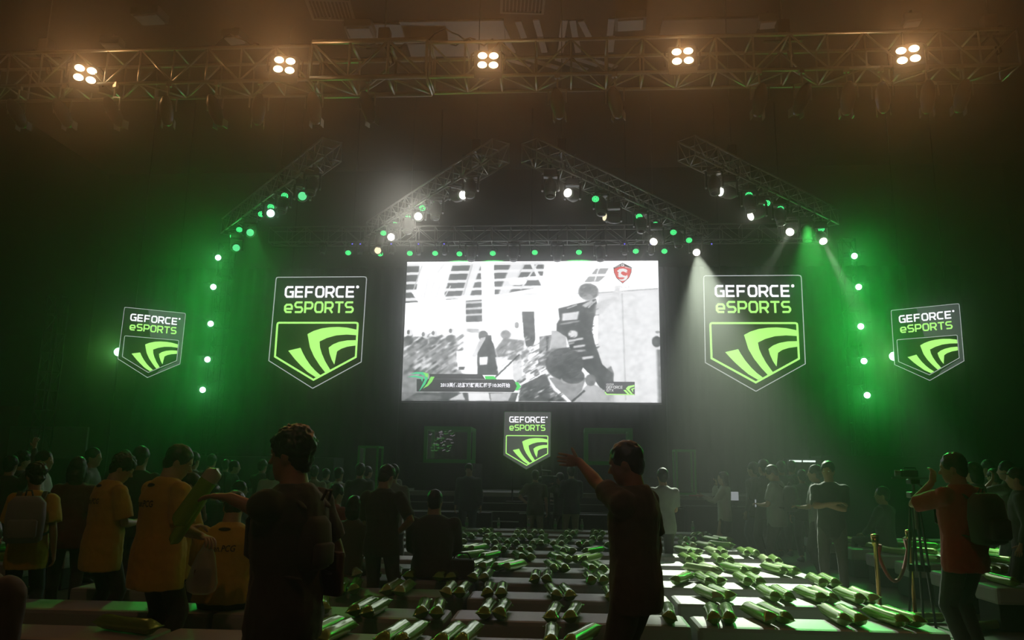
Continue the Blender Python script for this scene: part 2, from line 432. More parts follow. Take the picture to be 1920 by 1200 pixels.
# chain hoists holding the trusses
for (x, y, z, l) in ((-3.1, FT_Y, 8.66, 'above the thick truss section'), (-9.2, FT_Y, 8.62, 'at the left end of the front truss'), (3.6, FT_Y, 8.62, 'between the fourth and fifth blinder'), (6.9, FT_Y, 8.62, 'at the right end of the front truss'),
        (-1.96, 16.01, 8.42, 'on the left inner diagonal truss'), (-.08, 16.04, 8.42, 'on the right inner diagonal truss'), (-6.9, 17.31, 8.42, 'on the outer left diagonal truss'), (3.7, 16.5, 8.42, 'on the outer right diagonal truss'), (-4.5, 21.3, 8.5, 'on the left of the rear truss'), (2.5, 21.3, 8.5, 'on the right of the rear truss')):
    t = empty('chain_hoist', (x, y, z), 0, 'black chain hoist with steel chain '+l, 'hoist', 'chain hoists over the trusses')
    MB().box((0, 0, .22), (.2, .2, .34), ch=.03).box((0, 0, .04), (.62, .04, .022)).box((0, 0, .04), (.04, .62, .022)).build('motor', M['black'], t)
    MB().cyl((0, 0, .38), (0, 0, ZC-z), .011, 6).build('chain', M['grey'], t)
    MB().limb([(.05, 0, .02), (.13, .02, -.1), (.16, .03, -.22), (.1, .02, -.28), (.07, 0, -.15)], .018, 6).build('chain_bag', M['black'], t)
# loose cables on the front truss
for i, (x0, x1) in enumerate(((-3.6, -2.6), (-2.5, -1.5), (-2.0, -1.2), (-6.2, -5.2))):
    pts = [(x0+(x1-x0)*k/10, FT_Y-.22+.1*math.sin(k), 8.68+.16*math.sin(k*PI/10)*(1 if i % 2 else -.3)+.02*math.sin(k*3)) for k in range(11)]
    tag(MB().tube(pts, .014).build('cable', M['black'], smooth=True), 'loose black cable draped over the front truss, %s from the left' % ordn([1, 2, 3, 0][i]), 'cable', 'cables over the front truss')

# ---------------------------------------------------------------- lamps
# warm four-lamp blinders on the front truss
for i, (px, py) in enumerate(((160, 137), (533, 120), (915, 111), (1280, 103), (1703, 100))):
    P = at(px, py, 11.55)
    yaw = math.atan2(-(P.x-0), P.y)*0.75 if i else math.atan2(-P.x, P.y)*1.0
    t = empty('blinder_lamp', P, 0, 'four-lamp warm blinder light glowing on the front truss, '+('leftmost', 'second from the left', 'the central one', 'second from the right', 'rightmost')[i], 'blinder light', 'four-lamp blinders on the front truss')
    t.rotation_euler = (R(-16), 0, yaw)
    MB().box((0, .12, 0), (.46, .16, .46), ch=.02).build('housing', M['black'], t)
    MB().limb([(-.28, .12, -.1), (-.28, .12, .22), (-.2, .12, .3), (.2, .12, .3), (.28, .12, .22), (.28, .12, -.1)], .014, 6).build('yoke', M['black'], t)
    for (x, z) in ((-.1, .1), (.1, .1), (-.1, -.1), (.1, -.1)):
        x *= .92; z *= 1.02
        ring = [(x+.085*math.cos(a*PI/8), .03, z+.085*math.sin(a*PI/8)) for a in range(17)]
        lm = MB().ell((x, .03, z), (.076, .02, .076), nu=18).build('lamp', E['warm'], t, smooth=True)
        MB().tube(ring, .012, 6).build('rim', M['black'], t)
    spot(t, (0, -.03, 0), (0, -1, -.05), BLIND_W*(.6 if i == 0 else 1.0), (1.0, .43, .14), R(165), 1.0, .12)
def par_proto():
    t = empty('led_par_lamp')
    MB().limb([(0, .02, 0), (0, -.02, 0)], [.085, .1], 14, round_ends=False).box((0, .07, 0), (.13, .1, .13), ch=.03).build('housing', M['black'], t)
    MB().limb([(-.12, .03, 0), (-.12, .03, .12), (0, .03, .17), (.12, .03, .12), (.12, .03, 0)], .01, 6).cyl((0, .03, .17), (0, .03, .3), .014).build('yoke', M['black'], t)
    led = MB()
    for r_, n_ in ((0, 1), (.035, 6), (.068, 12)):
        for k in range(n_): led.ell((r_*math.cos(k*2*PI/n_), -.03, r_*math.sin(k*2*PI/n_)), (.0135, .008, .0135), nu=8, nv=4)
    led.build('led_array', E['led'], t)
    return t
def head_proto(big=True, lens='black'):
    t = empty('moving_head_lamp'); s = 1.0 if big else .62
    MB().box((0, 0, .30*s), (.30*s, .24*s, .13*s), ch=.02*s).cyl((0, 0, .36*s), (0, 0, .52*s), .02*s).build('base', M['black'], t)
    MB().box((-.17*s, 0, .08*s), (.045*s, .13*s, .34*s), ch=.015*s).box((.17*s, 0, .08*s), (.045*s, .13*s, .34*s), ch=.015*s).box((0, 0, .235*s), (.36*s, .14*s, .04*s), ch=.01*s).build('yoke', M['black'], t)
    MB().box((0, -.075*s, .30*s+.02), (.16*s, .012, .028*s)).build('display_strip', M['grey'], t)
    h = MB().limb([(0, 0, .15*s), (0, 0, .06*s), (0, 0, -.08*s), (0, 0, -.17*s)], [.10*s, .135*s, .135*s, .105*s], 16).build('lamp_head', M['black'], t, smooth=True)
    MB().limb([(0, 0, -.18*s), (0, 0, -.245*s)], [.115*s, .112*s], 16, round_ends=False).build('front_ring', M['grey'], h)
    MB().ell((0, 0, -.245*s), (.095*s, .095*s, .03*s), nu=16).build('lens', E[lens] if lens in E else M['glassd'], h, smooth=True)
    return t
M['glassd'] = mat('dark_lens', (.03, .03, .04), .08)
protos = {}
def make(kind):
    if kind not in protos:
        protos[kind] = par_proto() if kind == 'par' else head_proto(kind[0] != 's', kind[1:] if kind[1:] in E else 'none')
        root = protos[kind]
        kids = {}
        for o in bpy.data.objects:
            if o.parent: kids.setdefault(o.parent, []).append(o)
        protos[kind] = (root, kids); return root
    root, kids = protos[kind]
    return copy_tree(root, kids)
TRL = {'outer left': OL, 'left inner': IL, 'right inner': IR, 'outer right': OR, 'rear truss': BT}
def clamp(t, P, where, top):
    A, B = [v for k, v in TRL.items() if where.startswith(k)][0]
    d = Vector((B[0]-A[0], B[1]-A[1], 0)).normalized(); s_ = Vector((-d.y, d.x, 0)); zt = 8.010 if where.startswith('rear') else 7.962
    inv = t.rotation_euler.to_matrix().inverted()
    tp = Vector((P.x, P.y, zt))
    m = MB().cyl(inv @ (s_*-.25+tp-P), inv @ (s_*.25+tp-P), .014, 6)
    m.cyl(inv @ Vector(top), inv @ (tp-P), .012, 6)
    m.build('clamp', M['black'], t)
def put_par(P, where, i, beam=None):
    t = make('par'); t.location = P
    t.rotation_euler = (R(50), 0, math.atan2(-P.x, P.y)*.8)
    clamp(t, P, where, t.rotation_euler.to_matrix() @ Vector((0, .03, .27)))
    tag(t, 'lit green LED par lamp, %s from the left under the %s' % (ordn(i), where), 'par lamp', 'green LED lamps under the '+where.split(',')[0])
    if beam:
        dl = t.rotation_euler.to_matrix().inverted() @ (onz(beam[0], beam[1], .45)-P)
        spot(t, dl.normalized()*.12, dl, beam[2], (.08, 1.0, .14), R(beam[3]), .9, .08)
    return t
def put_head(P, kind, where, i, look, d=None, W=0, col=(1, .95, .82), ang=7, rz=None):
    t = make(kind); t.location = P
    if rz is None: rz = math.atan2(-P.x, P.y)*.6
    d = Vector(d) if d is not None else Vector((0, -.25, -1))
    t.rotation_euler = (0, 0, rz)
    kid = [c for c in (t.children) if c.name.startswith('lamp_head')][0]
    dl = Matrix.Rotation(-rz, 3, 'Z') @ d.normalized()
    kid.rotation_euler = (-dl).to_track_quat('Z', 'Y').to_euler()
    clamp(t, P, where, (0, 0, .36 if kind[0] == 'b' else .22))
    tag(t, '%s moving head lamp, %s from the left under the %s' % (look, ordn(i), where), 'moving head lamp', 'moving head lamps under the '+where.split(',')[0])
    if W: spot(t, dl*.33, dl, W, (.88, 1.0, .78) if ang > 9 else col, R(ang), 1.0 if ang > 9 else .35, .05)
    return t
def tgt(P, px, py, z=0.45): return onz(px, py, z)-P
W8 = 'outer left diagonal truss'
pl = [(437, 442.5), (449, 429.5), (471, 415), (490, 400.5), (508, 387), (534, 366)]
for i, p in enumerate(pl): put_par(onplane(*p, *OL), W8, i, {2: (600, 1130, 900, 10), 1: (80, 1110, 700, 10)}.get(i))
hl = [((443, 469.6), 'bdimg'), ((469, 441), 'bdimg'), ((507.5, 405), 'bpaleg'), ((531, 386), 'bnone'), ((567, 372.7), 'bdimg'), ((585, 352), 'bnone')]
E['dimg'] = em('dim_green_lens', (.12, .8, .3), 1.2); E['paleg'] = em('pale_green_lens', (.5, 1, .75), 4.0)
look = dict(dimg='dim green', paleg='bright pale green', none='unlit black', white='bright white', dimw='dim amber')
CAMD = Vector((0, -1, -.35))
for i, (p, k) in enumerate(hl):
    P = onplane(p[0], p[1]-5, *OL)
    put_head(P, k, W8, i, look[k[1:]], d=(CAM-P) if k != 'bnone' else None)
W9 = 'left inner diagonal truss'
for i, p in enumerate([(699, 447.7), (719, 436), (741, 420), (766, 405), (792, 389), (816.7, 373.5)]): put_par(onplane(*p, *IL), W9, i)
hl = [((703.6, 473.5), 'bdimw', None), ((712, 451), 'bnone', None), ((738, 447), 'bwhite', (650, 470)), ((765, 425), 'bnone', None), ((785, 409.7), 'bwhite', 0), ((817, 397), 'bnone', None), ((857.5, 372), 'bwhite', (1100, 318)), ((882, 355), 'bnone', None)]
def dir_img(P, tp, dz):
    """direction from lamp P that runs through pixel tp at depth P.y+dz"""
    return at(tp[0], tp[1], P.y+dz)-P
for i, (p, k, d) in enumerate(hl):
    P = onplane(p[0], p[1]-4, *IL)
    if d is None: dd = None; W = 0
    elif d == 0: dd = CAM+Vector((-1, 0, 0))-P; W = BEAM_W*.15
    else: dd = dir_img(P, d, -3.5); W = BEAM_W*.25
    if k == 'bdimw': dd = Vector((.6, -1, -.3))
    put_head(P, k, W9, i, look[k[1:]], d=dd, W=W)
W10 = 'right inner diagonal truss'
for i, p in enumerate([(1116.5, 372), (1155, 387.6), (1198.5, 405), (1229, 420), (1262.6, 434.5), (1292, 449.5)]): put_par(onplane(*p, *IR), W10, i)
hl = [((1032, 355), 'bnone', None, 0), ((1073.5, 370.6), 'bwhite', ('i', 930, 285, -3), BEAM_W*.7), ((1127, 389), 'bnone', None, 0), ((1151, 413), 'bdimw', ('v', -1, -.5, 0), 0), ((1201.7, 422.7), 'bnone', None, 0),
      ((1231, 450), 'bwhite', ('i', 1190, 500, -1.2), BEAM_W*.6), ((1271.5, 451), 'bnone', None, 0), ((1305, 472), 'bwhite', ('g', 1430, 1072), BEAM_W*12)]
for i, (p, k, d, W) in enumerate(hl):
    P = onplane(p[0], p[1]-4, *IR)
    if d is None: dd = None
    elif d[0] == 'i': dd = dir_img(P, (d[1], d[2]), d[3])
    elif d[0] == 'v': dd = Vector(d[1:])
    else: dd = tgt(P, d[1], d[2])
    put_head(P, k, W10, i, look[k[1:]], d=dd, W=W, ang=7 if d is None or d[0] != 'g' else 19)
W11 = 'outer right diagonal truss'
for i, p in enumerate([(1404, 364.8), (1437.5, 380), (1463, 390.6), (1511.8, 415.4), (1540, 428)]): put_par(onplane(*p, *OR), W11, i, {3: (1640, 1155, 9000, 15), 4: (1820, 1040, 8000, 12)}.get(i))
hl = [((1339, 349), 'bnone', None, 0), ((1367, 365.4), 'bwhite', ('i', 1290, 352, -.6), BEAM_W*.5), ((1405, 383), 'bnone', None, 0), ((1422.5, 403), 'bwhite', ('i', 1330, 440, -.5), BEAM_W*.5), ((1462.7, 407.7), 'bnone', None, 0),
      ((1485.4, 432), 'bwhite', ('g', 1100, 1060), BEAM_W*.9), ((1512, 440), 'bnone', None, 0), ((1539.4, 448), 'bwhite', ('g', 1850, 1050), BEAM_W*5)]
for i, (p, k, d, W) in enumerate(hl):
    P = onplane(p[0], p[1]-4, *OR)
    if d is None: dd = None
    elif d[0] == 'i': dd = dir_img(P, (d[1], d[2]), d[3])
    else: dd = tgt(P, d[1], d[2])
    put_head(P, k, W11, i, look[k[1:]], d=dd, W=W, ang=7 if d is None or d[0] != 'g' else 10)
W12 = 'rear truss'
BL = ((-8.6, 21.3), (7.1, 21.3))
for i, p in enumerate([(653, 473), (713, 475), (768.5, 474), (816, 474), (861.5, 475), (924, 474), (1002.7, 472.4), (1085.5, 472), (1192, 470), (1245.7, 470)]): put_par(onplane(*p, (-8.6, 21.1), (7.1, 21.1)), W12, i, {4: (850, 921, 3500, 56), 5: (930, 921, 3000, 56), 7: (1080, 921, 3500, 56)}.get(i))
allh = [(605.7, 's'), (676, 's'), (734.6, 's'), (785, 's'), (834, 's'), (884, 'b'), (963, 'b'), (1045, 'b'), (1125.6, 'b'), (1171, 's'), (1220.7, 's')]
for i, (px, k) in enumerate(allh):
    P = onplane(px, 468 if k == 's' else 474, *BL)
    put_head(P, k+'none', W12, i, 'small unlit black' if k == 's' else 'large unlit black', rz=0)
for i, px in enumerate((661, 676, 734, 785, 833, 1171, 1220, 1334)):
    P = onplane(px, 458, (-8.6, 21.09), (7.1, 21.09))
    b = tag(MB().box((0, 0, 0), (.07, .05, .07), ch=.008).build('indicator_box', [M['black']], loc=P), 'tiny black box with blue indicator on the rear truss, %s from the left' % ordn(i), 'indicator', 'blue indicators on the rear truss')
    MB().box((0, 0, (8.026-P.z)/2), (.03, .03, 8.026-P.z)).build('clamp', M['black'], b)
    MB().ell((0, -.03, 0), (.02, .012, .02), nu=8, nv=4).build('indicator_light', E['blue'], b)
# stage spotlights hanging under the front truss
for i, (px, lit) in enumerate(((35, 0), (120, 0), (215, 0), (315, 0), (405, 1), (487, 1), (590, 1), (690, 1), (1045, 0), (1153, 0), (1505, 0), (1425, 0), (1590, 0), (1655, 0), (1740, 0), (1805, 0))):
    P = onplane(px, 178, (-10, FT_Y-.275), (8, FT_Y-.275)); P.z = 7.59
    t = empty('profile_spotlight', P, 0, 'unlit black spotlight under the front truss, %s from the left' % ordn([0, 1, 2, 3, 4, 5, 6, 7, 8, 9, 11, 10, 12, 13, 14, 15][i]), 'spotlight', 'unlit spotlights under the front truss')
    t.rotation_euler = (0, 0, R(random.uniform(-25, 25)))
    MB().limb([(-.15, 0, -.1), (-.15, 0, .12), (0, 0, .16), (.15, 0, .12), (.15, 0, -.1)], .014, 6).cyl((0, 0, .16), (0, 0, .34), .016).box((0, 0, .38), (.09, .06, .1), ch=.01).build('yoke', M['alu'], t)
    a = R(random.uniform(35, 60)); d = Vector((0, math.cos(a), -math.sin(a)))
    b = MB().limb([d*-.2-Vector((0, 0, .08)), d*-.12-Vector((0, 0, .08)), d*.05-Vector((0, 0, .08)), d*.24-Vector((0, 0, .08))], [.06, .1, .115, .085], 12).build('lamp_body', M['black'], t, smooth=True)
    MB().box(d*.27+Vector((-.1, 0, -.08)), (.012, .12, .14)).box(d*.27+Vector((.1, 0, -.08)), (.012, .12, .14)).build('barn_door', M['alu'], t)
# green tower spots
for side, px in (('left', ((409, 483), (400, 538), (395, 607), (389, 674), (380, 731))), ('right', ((1602, 480), (1610, 538), (1614, 612), (1620, 677), (1626, 741)))):
    for i, p in enumerate(px):
        P = at(p[0], p[1], 20.45)
        t = empty('green_spotlight', P, 0, 'glowing green round stage lamp on the %s tower, %s from the top' % (side, ordn(i)), 'spotlight', 'green lamps up the %s tower' % side)
        t.rotation_euler = ((CAM-P).normalized()).to_track_quat('-Y', 'Z').to_euler()
        MB().limb([(0, .30, 0), (0, .18, 0), (0, .085, 0)], [.08, .12, .12], 14).build('housing', M['black'], t, smooth=True)
        MB().limb([(-.15, .15, 0), (-.15, .2, .1), (-.1, .34, .1), (.1, .34, .1), (.15, .2, .1), (.15, .15, 0)], .014, 6).box((0, .345, .1), (.52, .03, .03)).build('yoke', M['black'], t)
        MB().ell((0, 0, 0), (.078, .03, .078), nu=16).build('lens', E['greenhot'], t, smooth=True)
        big = (side == 'left' and i in (1, 2)) or (side == 'right' and i == 2)
        spot(t, (0, -.08, 0), (0, -1, 0), TOWER_W*(2.2 if big else 1.0), (.015, 1.0, .09), R(120), 1.0, .06)
for side, p in (('left', (222, 660)), ('right', (1676, 668))):
    P = at(p[0], p[1], 21.8)
    t = empty('green_spotlight', P, 0, 'green stage lamp half hidden behind the small %s sign' % side, 'spotlight')
    t.rotation_euler = ((CAM-P).normalized()).to_track_quat('-Y', 'Z').to_euler()
    MB().limb([(0, .30, 0), (0, .18, 0), (0, .085, 0)], [.08, .12, .12], 14).build('housing', M['black'], t, smooth=True)
    MB().ell((0, 0, 0), (.12, .03, .12), nu=16).build('lens', E['greenhot'], t, smooth=True)
    iv = t.rotation_euler.to_matrix().inverted(); b0 = Vector((0, .2, -.06)); b0w = t.rotation_euler.to_matrix() @ b0
    MB().cyl(b0, iv @ Vector((b0w.x, b0w.y, -P.z+.002)), .03).build('stand_pole', M['black'], t)
    spot(t, (0, -.08, 0), (0, -1, 0), TOWER_W*.5, (.2, 1.0, .05), R(120), 1.0, .06)

# added fill floodlight, out of view behind the camera, warming the people's backs
t = empty('ceiling_floodlight', (-1.5, -3.5, ZC-.35), 0, 'added warm fill floodlight on the ceiling behind the camera, out of view', 'ceiling light')  # added fill lamp, shares its name with the unlit ceiling floodlights
MB().box((0, 0, .12), (.6, .5, .2), ch=.02).build('housing', M['grey'], t)
MB().box((0, 0, .0), (.48, .4, .04)).build('glass_pane', E['warm'], t)
MB().cyl((0, 0, .2), (0, 0, .35), .03).build('bracket', M['black'], t)
spot(t, (0, 0, -.06), (0, .45, -1), 340.0, (1.0, .46, .26), R(120), .8, .2)

# ---------------------------------------------------------------- stroke lettering
GL = {
 'G': ([[(1, 1), (.2, 1), (0, .8), (0, .2), (.2, 0), (1, 0), (1, .5), (.55, .5)]], []),
 'E': ([[(1, 1), (0, 1), (0, 0), (1, 0)], [(0, .5), (.92, .5)]], []),
 'F': ([[(1, 1), (0, 1), (0, -.09)], [(0, .47), (.88, .47)]], []),
 'O': ([], [[(.2, 1), (.8, 1), (1, .8), (1, .2), (.8, 0), (.2, 0), (0, .2), (0, .8)]]),
 'R': ([[(0, -.09), (0, 1), (.8, 1), (1, .82), (1, .58), (.8, .4), (0, .4)], [(.55, .4), (1, -.09)]], []),
 'P': ([[(0, -.09), (0, 1), (.8, 1), (1, .82), (1, .55), (.8, .37), (0, .37)]], []),
 'C': ([[(1, 1), (.2, 1), (0, .8), (0, .2), (.2, 0), (1, 0)]], []),
 'e': ([[(.05, .34), (.95, .34), (.95, .6), (.78, .76), (.2, .76), (0, .58), (0, .2), (.2, 0), (.95, 0)]], []),
 'S': ([[(1, 1), (.18, 1), (0, .84), (0, .66), (.18, .5), (.82, .5), (1, .34), (1, .16), (.82, 0), (0, 0)]], []),
 'T': ([[(-.08, 1), (1.08, 1)], [(.5, 1), (.5, -.09)]], []),
 'N': ([[(0, -.09), (0, 1), (1, 0), (1, 1.09)]], []), 'V': ([[(0, 1.09), (.5, 0), (1, 1.09)]], []), 'I': ([[(.5, -.09), (.5, 1.09)]], []),
 'D': ([], [[(0, 1), (.8, 1), (1, .8), (1, .2), (.8, 0), (0, 0)]]), 'A': ([[(0, -.09), (0, .8), (.2, 1), (.8, 1), (1, .8), (1, -.09)], [(0, .4), (1, .4)]], []),
 'X': ([[(0, -.09), (1, 1.09)], [(0, 1.09), (1, -.09)]], []), 'M': ([[(0, -.09), (0, 1), (.5, .35), (1, 1), (1, -.09)]], []),
 'Q': ([], [[(.2, 1), (.8, 1), (1, .8), (1, .2), (.8, 0), (.2, 0), (0, .2), (0, .8)]]), 'U': ([[(0, 1.09), (0, .2), (.2, 0), (.8, 0), (1, .2), (1, 1.09)]], []),
}
def letters(mb, text, O, ex, ey, ez, W, H, t0=0.0, t1=.012, th=.2, gap=.34):
    """lettering filling a W x H line box whose lower left corner is O"""
    units = sum(.3 if c == ' ' else (.45 if c == 'I' else 1.0) for c in text)+gap*(len(text)-1)
    cw = W/(units+th)                 # glyph cell width
    x = th*cw/2; s = th*cw; hh = H-s
    for c in text:
        wd = .3 if c == ' ' else (.45 if c == 'I' else 1.0)
        if c in GL:
            op, cl = GL[c]
            for st in op: mb.strip([(x+px*wd*cw, s/2+py*hh) for px, py in st], s, O, ex, ey, ez, t0, t1)
            for st in cl: mb.strip([(x+px*wd*cw, s/2+py*hh) for px, py in st], s, O, ex, ey, ez, t0, t1, closed=True)
        x += (wd+gap)*cw
    return mb

# ---------------------------------------------------------------- shield signs, traced in the left large sign's own plane
def z2p(x, y): return (500+x/5.215, 510+y/5.2174)
def z2l(x, y):
    p = at(*z2p(x, y), 22.0); return (p.x+7.28, p.z-5.6)
OUT = [z2l(*p) for p in ((92, 80), (97, 58), (112, 52), (955, 47), (972, 52), (977, 70), (925, 880), (450, 1138), (22, 868))]
OUT[0] = (OUT[0][0], OUT[0][1])
INN = [z2l(*p) for p in ((105, 515), (110, 502), (122, 497), (875, 497), (889, 503), (891, 517), (872, 832), (458, 1055), (82, 828))]
CL1 = [z2l(*p) for p in ((212, 770), (332, 742), (350, 785), (385, 850), (430, 915), (475, 965), (525, 1008), (480, 1030), (400, 978), (330, 910), (275, 850))]
CL2 = [z2l(*p) for p in ((400, 608), (460, 577), (540, 552), (620, 541), (700, 538), (790, 545), (880, 565), (877, 618), (780, 612), (680, 620), (590, 645), (517, 680), (522, 740), (540, 800), (570, 870), (622, 958), (575, 985), (520, 915), (465, 830), (425, 740))]
CL3 = [z2l(*p) for p in ((607, 740), (650, 708), (710, 684), (790, 669), (873, 667), (870, 719), (790, 730), (730, 750), (688, 777), (675, 840), (662, 905), (635, 855), (615, 795))]
T1a = z2l(175, 252); T1b = z2l(868, 138); T2a = z2l(168, 402); T2b = z2l(856, 288); DOT = z2l(890, 147)
def shield(name, loc, rz, k, label, style, thick=.08):
    t = empty(name, loc, rz, label, 'sign', None)
    ex, ey, ez = (k, 0, 0), (0, 0, k), (0, -1, 0)
    MB().prism(OUT, (0, 0, 0), ex, ey, ez, -thick, 0).build('sign_board', E['face_c'] if style == 'centre' else M['sign'], t)
    if style == 'small':
        fac = [z2l(*p) for p in ((430, 52), (955, 47), (977, 66), (925, 880), (700, 1000), (560, 1078), (620, 1000), (872, 850), (895, 500), (470, 480))]
        MB().prism(fac, (0, 0, 0), ex, ey, ez, 0, .004).build('grey_facet', E['facet'], t)
    MB().strip(OUT, .022 if style != 'centre' else .03, (0, 0, 0), ex, ey, ez, 0, .012, closed=True).build('outer_outline', E['edge'] if style != 'centre' else M['frameg'], t)
    MB().strip(INN, .055 if style != 'small' else .022, (0, 0, 0), ex, ey, ez, .002, .014, closed=True).build('inner_outline', E['lime'] if style != 'small' else E['edge'], t)
    g = MB()
    for c in (CL1, CL2, CL3): g.prism(c, (0, 0, 0), ex, ey, ez, 0, .012)
    g.build('claw_emblem', E['lime'], t)
    m = MB(); letters(m, 'GEFORCE', (T1a[0]*k, 0, T1a[1]*k), ex, ey, ez, (T1b[0]-T1a[0]), (T1b[1]-T1a[1]), .004, .016, th=.27, gap=.42)
    m.limb([Vector((DOT[0]*k, -.005, DOT[1]*k)), Vector((DOT[0]*k, -.015, DOT[1]*k))], .045*k, 12, round_ends=False)
    m.build('upper_lettering', E['wht'], t)
    m = MB(); letters(m, 'eSPORTS', (T2a[0]*k, 0, T2a[1]*k), ex, ey, ez, (T2b[0]-T2a[0]), (T2b[1]-T2a[1]), .004, .016, th=.27, gap=.42)
    m.build('lower_lettering', E['lime'], t)
    if style != 'centre':
        for x in (-.9*k, .9*k):
            MB().cyl((x, thick/2, 1.6*k), (x, thick/2, ZC-loc[2]), .012).build('hanging_cable', M['black'], t)
    else:
        GZ = .87
        MB().cyl((-.35, .04, -.6), (-.35, .04, GZ-loc[2]+.03), .02).cyl((.35, .04, -.6), (.35, .04, GZ-loc[2]+.03), .02).box((0, .05, GZ-loc[2]+.02), (1.0, .4, .04)).build('stand', M['black'], t)
    return t
shield('emblem_sign', (-7.28, 22, 5.6), 0, 1.0, 'large shield-shaped lit sign hanging left of the main screen', 'big')
shield('emblem_sign', (5.36, 22, 5.6), 0, 1.0, 'large shield-shaped lit sign hanging right of the main screen', 'big')
a, b, c, d = at(237, 578, 20.2), at(344, 585, 21.0), at(224, 682, 20.2), at(336, 685, 21.0)
ks = ((a-c).length+(b-d).length)/2/(z2l(92, 60)[1]-z2l(22, 868)[1])
def small(a, b, c, d, label):
    rz = math.atan2(b.y-a.y, b.x-a.x); kx = math.hypot(b.x-a.x, b.y-a.y)/2.79
    k = (kx+ks)/2
    ctr = (a+b)/2
    return shield('emblem_sign', (ctr.x, ctr.y, ctr.z-1.64*k), rz, k, label, 'small')
small(a, b, c, d, 'small shield-shaped lit sign at the far left, turned to the centre')
a, b, c, d = at(1673, 577, 21.0), at(1795, 574, 20.2), at(1682, 680, 21.0), at(1806, 678, 20.2)
small(a, b, c, d, 'small shield-shaped lit sign at the far right, turned to the centre')
shield('emblem_sign', (-.91, 18.9, 2.36), 0, .415, 'small shield-shaped sign with grey ground standing at the stage front', 'centre', .05)

# ---------------------------------------------------------------- the main screen and its picture
PW, PH = 960, 573
img = np.full((PH, PW), .97)
yy, xx = np.mgrid[0:PH, 0:PW].astype(float)
def pmask(pts):
    pts = np.array(pts, float)/2; m = np.zeros((PH, PW), bool)
    y0, y1 = int(max(0, pts[:, 1].min()-1)), int(min(PH, pts[:, 1].max()+2)); x0, x1 = int(max(0, pts[:, 0].min()-1)), int(min(PW, pts[:, 0].max()+2))
    if y1 <= y0 or x1 <= x0: return m.astype(float)
    Y, X = yy[y0:y1, x0:x1], xx[y0:y1, x0:x1]; a = np.zeros(Y.shape, bool); n = len(pts)
    for i in range(n):
        xa, ya = pts[i]; xb, yb = pts[(i+1) % n]
        if ya == yb: continue
        a ^= ((ya > Y) != (yb > Y)) & (X < (xb-xa)*(Y-ya)/(yb-ya)+xa)
    m[y0:y1, x0:x1] = a; return m.astype(float)
def emask(cx, cy, rx, ry, rot=0):
    X, Y = xx-cx/2, yy-cy/2; c, s = math.cos(rot), math.sin(rot)
    u, v = (X*c+Y*s)/(rx/2), (-X*s+Y*c)/(ry/2); return (u*u+v*v < 1).astype(float)
def dblur(m, dx, dy, n=6):
    o = np.zeros_like(m)
    for k in range(n):
        t = k/(n-1)-.5; o += np.roll(np.roll(m, int(round(t*dx/2)), 1), int(round(t*dy/2)), 0)
    return o/n
def put(m, v, a=1.0, bl=(6, 3)):
    global img
    m = dblur(dblur(m, bl[0], bl[1]), -bl[1]*.5, bl[0]*.3)*a; img = img*(1-m)+v*m
def poly(pts, v, a=1.0, bl=(6, 3)): put(pmask(pts), v, a, bl)
def line(x0, y0, x1, y1, wd, v, a=1.0, bl=(4, 2)):
    d = math.hypot(x1-x0, y1-y0); nx, ny = -(y1-y0)/d*wd/2, (x1-x0)/d*wd/2
    poly([(x0+nx, y0+ny), (x1+nx, y1+ny), (x1-nx, y1-ny), (x0-nx, y0-ny)], v, a, bl)
rs = np.random.RandomState(5)
poly([(60, 95), (1050, 90), (1020, 255), (700, 312), (495, 335), (60, 365)], .27, 1, (4, 2))
for y0, y1 in ((92, 84), (155, 134), (221, 194), (279, 251), (338, 300)): line(60, y0+2, 1060, y1, 20, .84)
poly([(175, 80), (410, 80), (348, 300), (358, 350), (165, 362), (112, 285), (150, 270)], .93, 1, (8, 3))
for k in range(9): line(215+k*22, 170+k*9, 180+k*20, 340, 6, .8 if k % 2 else .88)
line(210, 90, 345, 180, 40, .97); line(345, 90, 300, 150, 14, .84)
line(190, 100, 130, 270, 8, .7); line(165, 280, 215, 360, 12, .86)
poly([(535, 84), (610, 84), (517, 345), (462, 330)], .88, .95, (8, 3)); line(545, 90, 480, 310, 10, .7)
poly([(497, 350), (612, 340), (612, 495), (497, 500)], .24)
for y in (361, 404, 447): line(497, y+2, 615, y-4, 15, .7)
poly([(603, 70), (694, 70), (706, 545), (616, 548)], .99, 1, (3, 1))
poly([(815, 84), (915, 84), (800, 300), (725, 305)], .88, .9, (10, 4)); line(905, 90, 830, 240, 12, .75)
line(960, 90, 1040, 250, 24, .88); line(1000, 85, 880, 270, 12, .8); line(760, 200, 1180, 170, 12, .95)
put(emask(860, 215, 60, 26), .96, .9, (10, 3))
poly([(1040, 60), (1250, 60), (1250, 240), (1060, 260)], .96, 1, (20, 8))
for q in ([(1400, 125), (1490, 122), (1465, 162), (1370, 166)], [(1350, 182), (1468, 178), (1420, 218), (1318, 222)]): poly(q, .5, .9, (4, 1))
line(1430, 100, 1390, 215, 8, .9)
poly([(62, 366), (495, 332), (497, 560), (55, 570)], .995, 1, (3, 1))
poly([(1415, 300), (1830, 272), (1845, 1050), (1400, 1050)], .80, 1, (6, 2)); line(1420, 296, 1825, 268, 9, .62)
line(1578, 300, 1600, 1030, 9, .68); line(1235, 305, 1420, 292, 8, .8); line(1235, 305, 1240, 360, 8, .82)
poly([(1700, 300), (1830, 290), (1845, 1050), (1740, 1050)], .86, .6, (60, 0))
